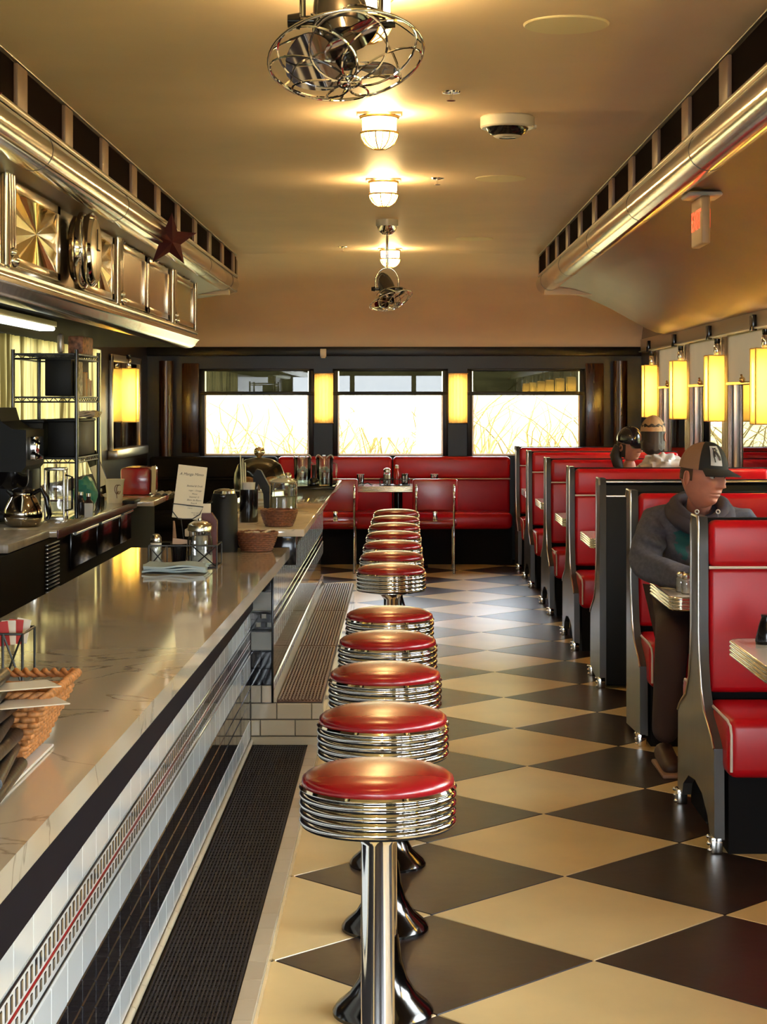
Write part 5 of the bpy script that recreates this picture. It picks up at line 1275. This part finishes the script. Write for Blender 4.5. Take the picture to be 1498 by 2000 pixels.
# ---- the pair in the booth beyond
def sitter(lab, x, d, zh, yaw, hc_, top, capm, rz=0, look=0):
    f = -1 if yaw == 'toward' else 1      # direction the person faces along y
    t = thing('person', lab, 'person', (x, d, 0))
    H = Matrix.Translation((x, d+f*.04, zh)) @ Euler((math.radians(look), 0, 0)).to_matrix().to_4x4() @ Matrix.Rotation((0 if f < 0 else PI)+rz, 4, 'Z')
    zs = zh-.235
    Jp = [((x, d, .50), .12), ((x, d, .72), .115), ((x, d, zs-.12), .12), ((x, d, zs-.02), .085), ((x, d, zs+.05), .05), ((x, d+f*.03, zh-.09), .05),
          ((x-.17, d, zs-.04), .055), ((x-.22, d+f*.06, zs-.27), .045), ((x-.12, d+f*.30, zs-.27), .035), ((x-.05, d+f*.36, zs-.26), .028),
          ((x+.17, d, zs-.04), .055), ((x+.22, d+f*.06, zs-.27), .045), ((x+.12, d+f*.30, zs-.27), .035), ((x+.05, d+f*.36, zs-.26), .028),
          ((x-.1, d+f*.05, .53), .09), ((x-.12, d+f*.44, .54), .065), ((x-.12, d+f*.40, .10), .045), ((x+.1, d+f*.05, .53), .09), ((x+.12, d+f*.44, .54), .065), ((x+.12, d+f*.40, .10), .045)]
    b = skin_me(Jp, E_, 0, 2); h_ = head_mb(H); b.add(h_.v, h_.f)
    hand(b, Jp[9][0], (.8, f*.5, -.1), 1); hand(b, Jp[13][0], (-.8, f*.5, -.1), -1)
    obj('body', b, skin, t, True, sharp=180); eyes(H, t)
    kj = [(p, r*1.32 if i > 5 else {0: .14, 1: .14, 2: .15, 3: .11, 4: .065, 5: .058}[i]) for i, (p, r) in enumerate(Jp[:14])]; kj[5] = ((x, d+f*.01, zs+.07), .055)
    jk = obj('jacket', skin_me(kj, [e for e in E_ if max(e) <= 13], 0, 2), top, t, True, sharp=180)
    obj('trousers', skin_me([((x, d, .55), .14), (Jp[14][0], .105), (Jp[15][0], .08), (Jp[16][0], .06), (Jp[17][0], .105), (Jp[18][0], .08), (Jp[19][0], .06)], [(0, 1), (1, 2), (2, 3), (0, 4), (4, 5), (5, 6)], 0, 2), jean, t, True, sharp=180)
    return t, H, jk, zs
tanc = mat('tan cap cotton', (.48, .30, .16), .8, bump=.3, bscale=40)
dkj = mat('dark maroon jacket', (.035, .018, .025), .85)
t, H, jk, zs = sitter('person seen from behind in a tan cap and white hooded top', 1.677, 11.93, 1.318, 'away', 0, dkj, tanc, -.25)
cap(H, t, tanc, tanc, True, True)
hb = MB(); hb.grid(lambda u, v: H @ Vector(((.0775+.003*math.sin(v*60))*math.sin(1.2+v*(2*PI-2.4)), -.100*math.cos(1.2+v*(2*PI-2.4))*(1-.1*u), .082-.17*u+.006*math.sin(v*40))), 8, 90)
hb.sph(H @ Vector((0, .035, -.055)), .072, 20, 14, (1.0, .8, 1)); obj('hair', hb, mat('dark brown hair', (.022, .012, .010), .6), t, True)
hw_ = mat('silver nylon hood', (.50, .46, .40), .4, noise_amt=.15, nscale=20)
hk = MB(); hk.sph((0, 0, 0), 1, 36, 22, (.155, .10, .088)); hk.v = [tuple(Vector(v)*(1+.32*noise.noise(Vector(v)*26+Vector((3, 1, 2))))+Vector((1.722, 11.84, zs+.035))) for v in hk.v]
obj('hood', hk, hw_, jk, True, sharp=50)
t, H, jk, zs = sitter('person in a glossy black cap facing the tan capped person', 1.645, 12.98, 1.235, 'toward', 0, dkj, None, .75, 16)
glc = mat('glossy black cap', (.012, .010, .012), .15, coat=.5); cap(H, t, glc, glc)
hb = MB(); hb.grid(lambda u, v: H @ Vector((.081*math.sin(1.3+v*(2*PI-2.6)), -.099*math.cos(1.3+v*(2*PI-2.6)), .03-.10*u)), 4, 40)
hb.tube([H @ Vector(p) for p in ((-.06, .05, 0), (-.085, .06, -.07), (-.09, .03, -.13), (-.08, .0, -.17))], [.035, .042, .038, .015], 12)
obj('hair', hb, mat('dark brown hair', (.022, .012, .010), .6), t, True)
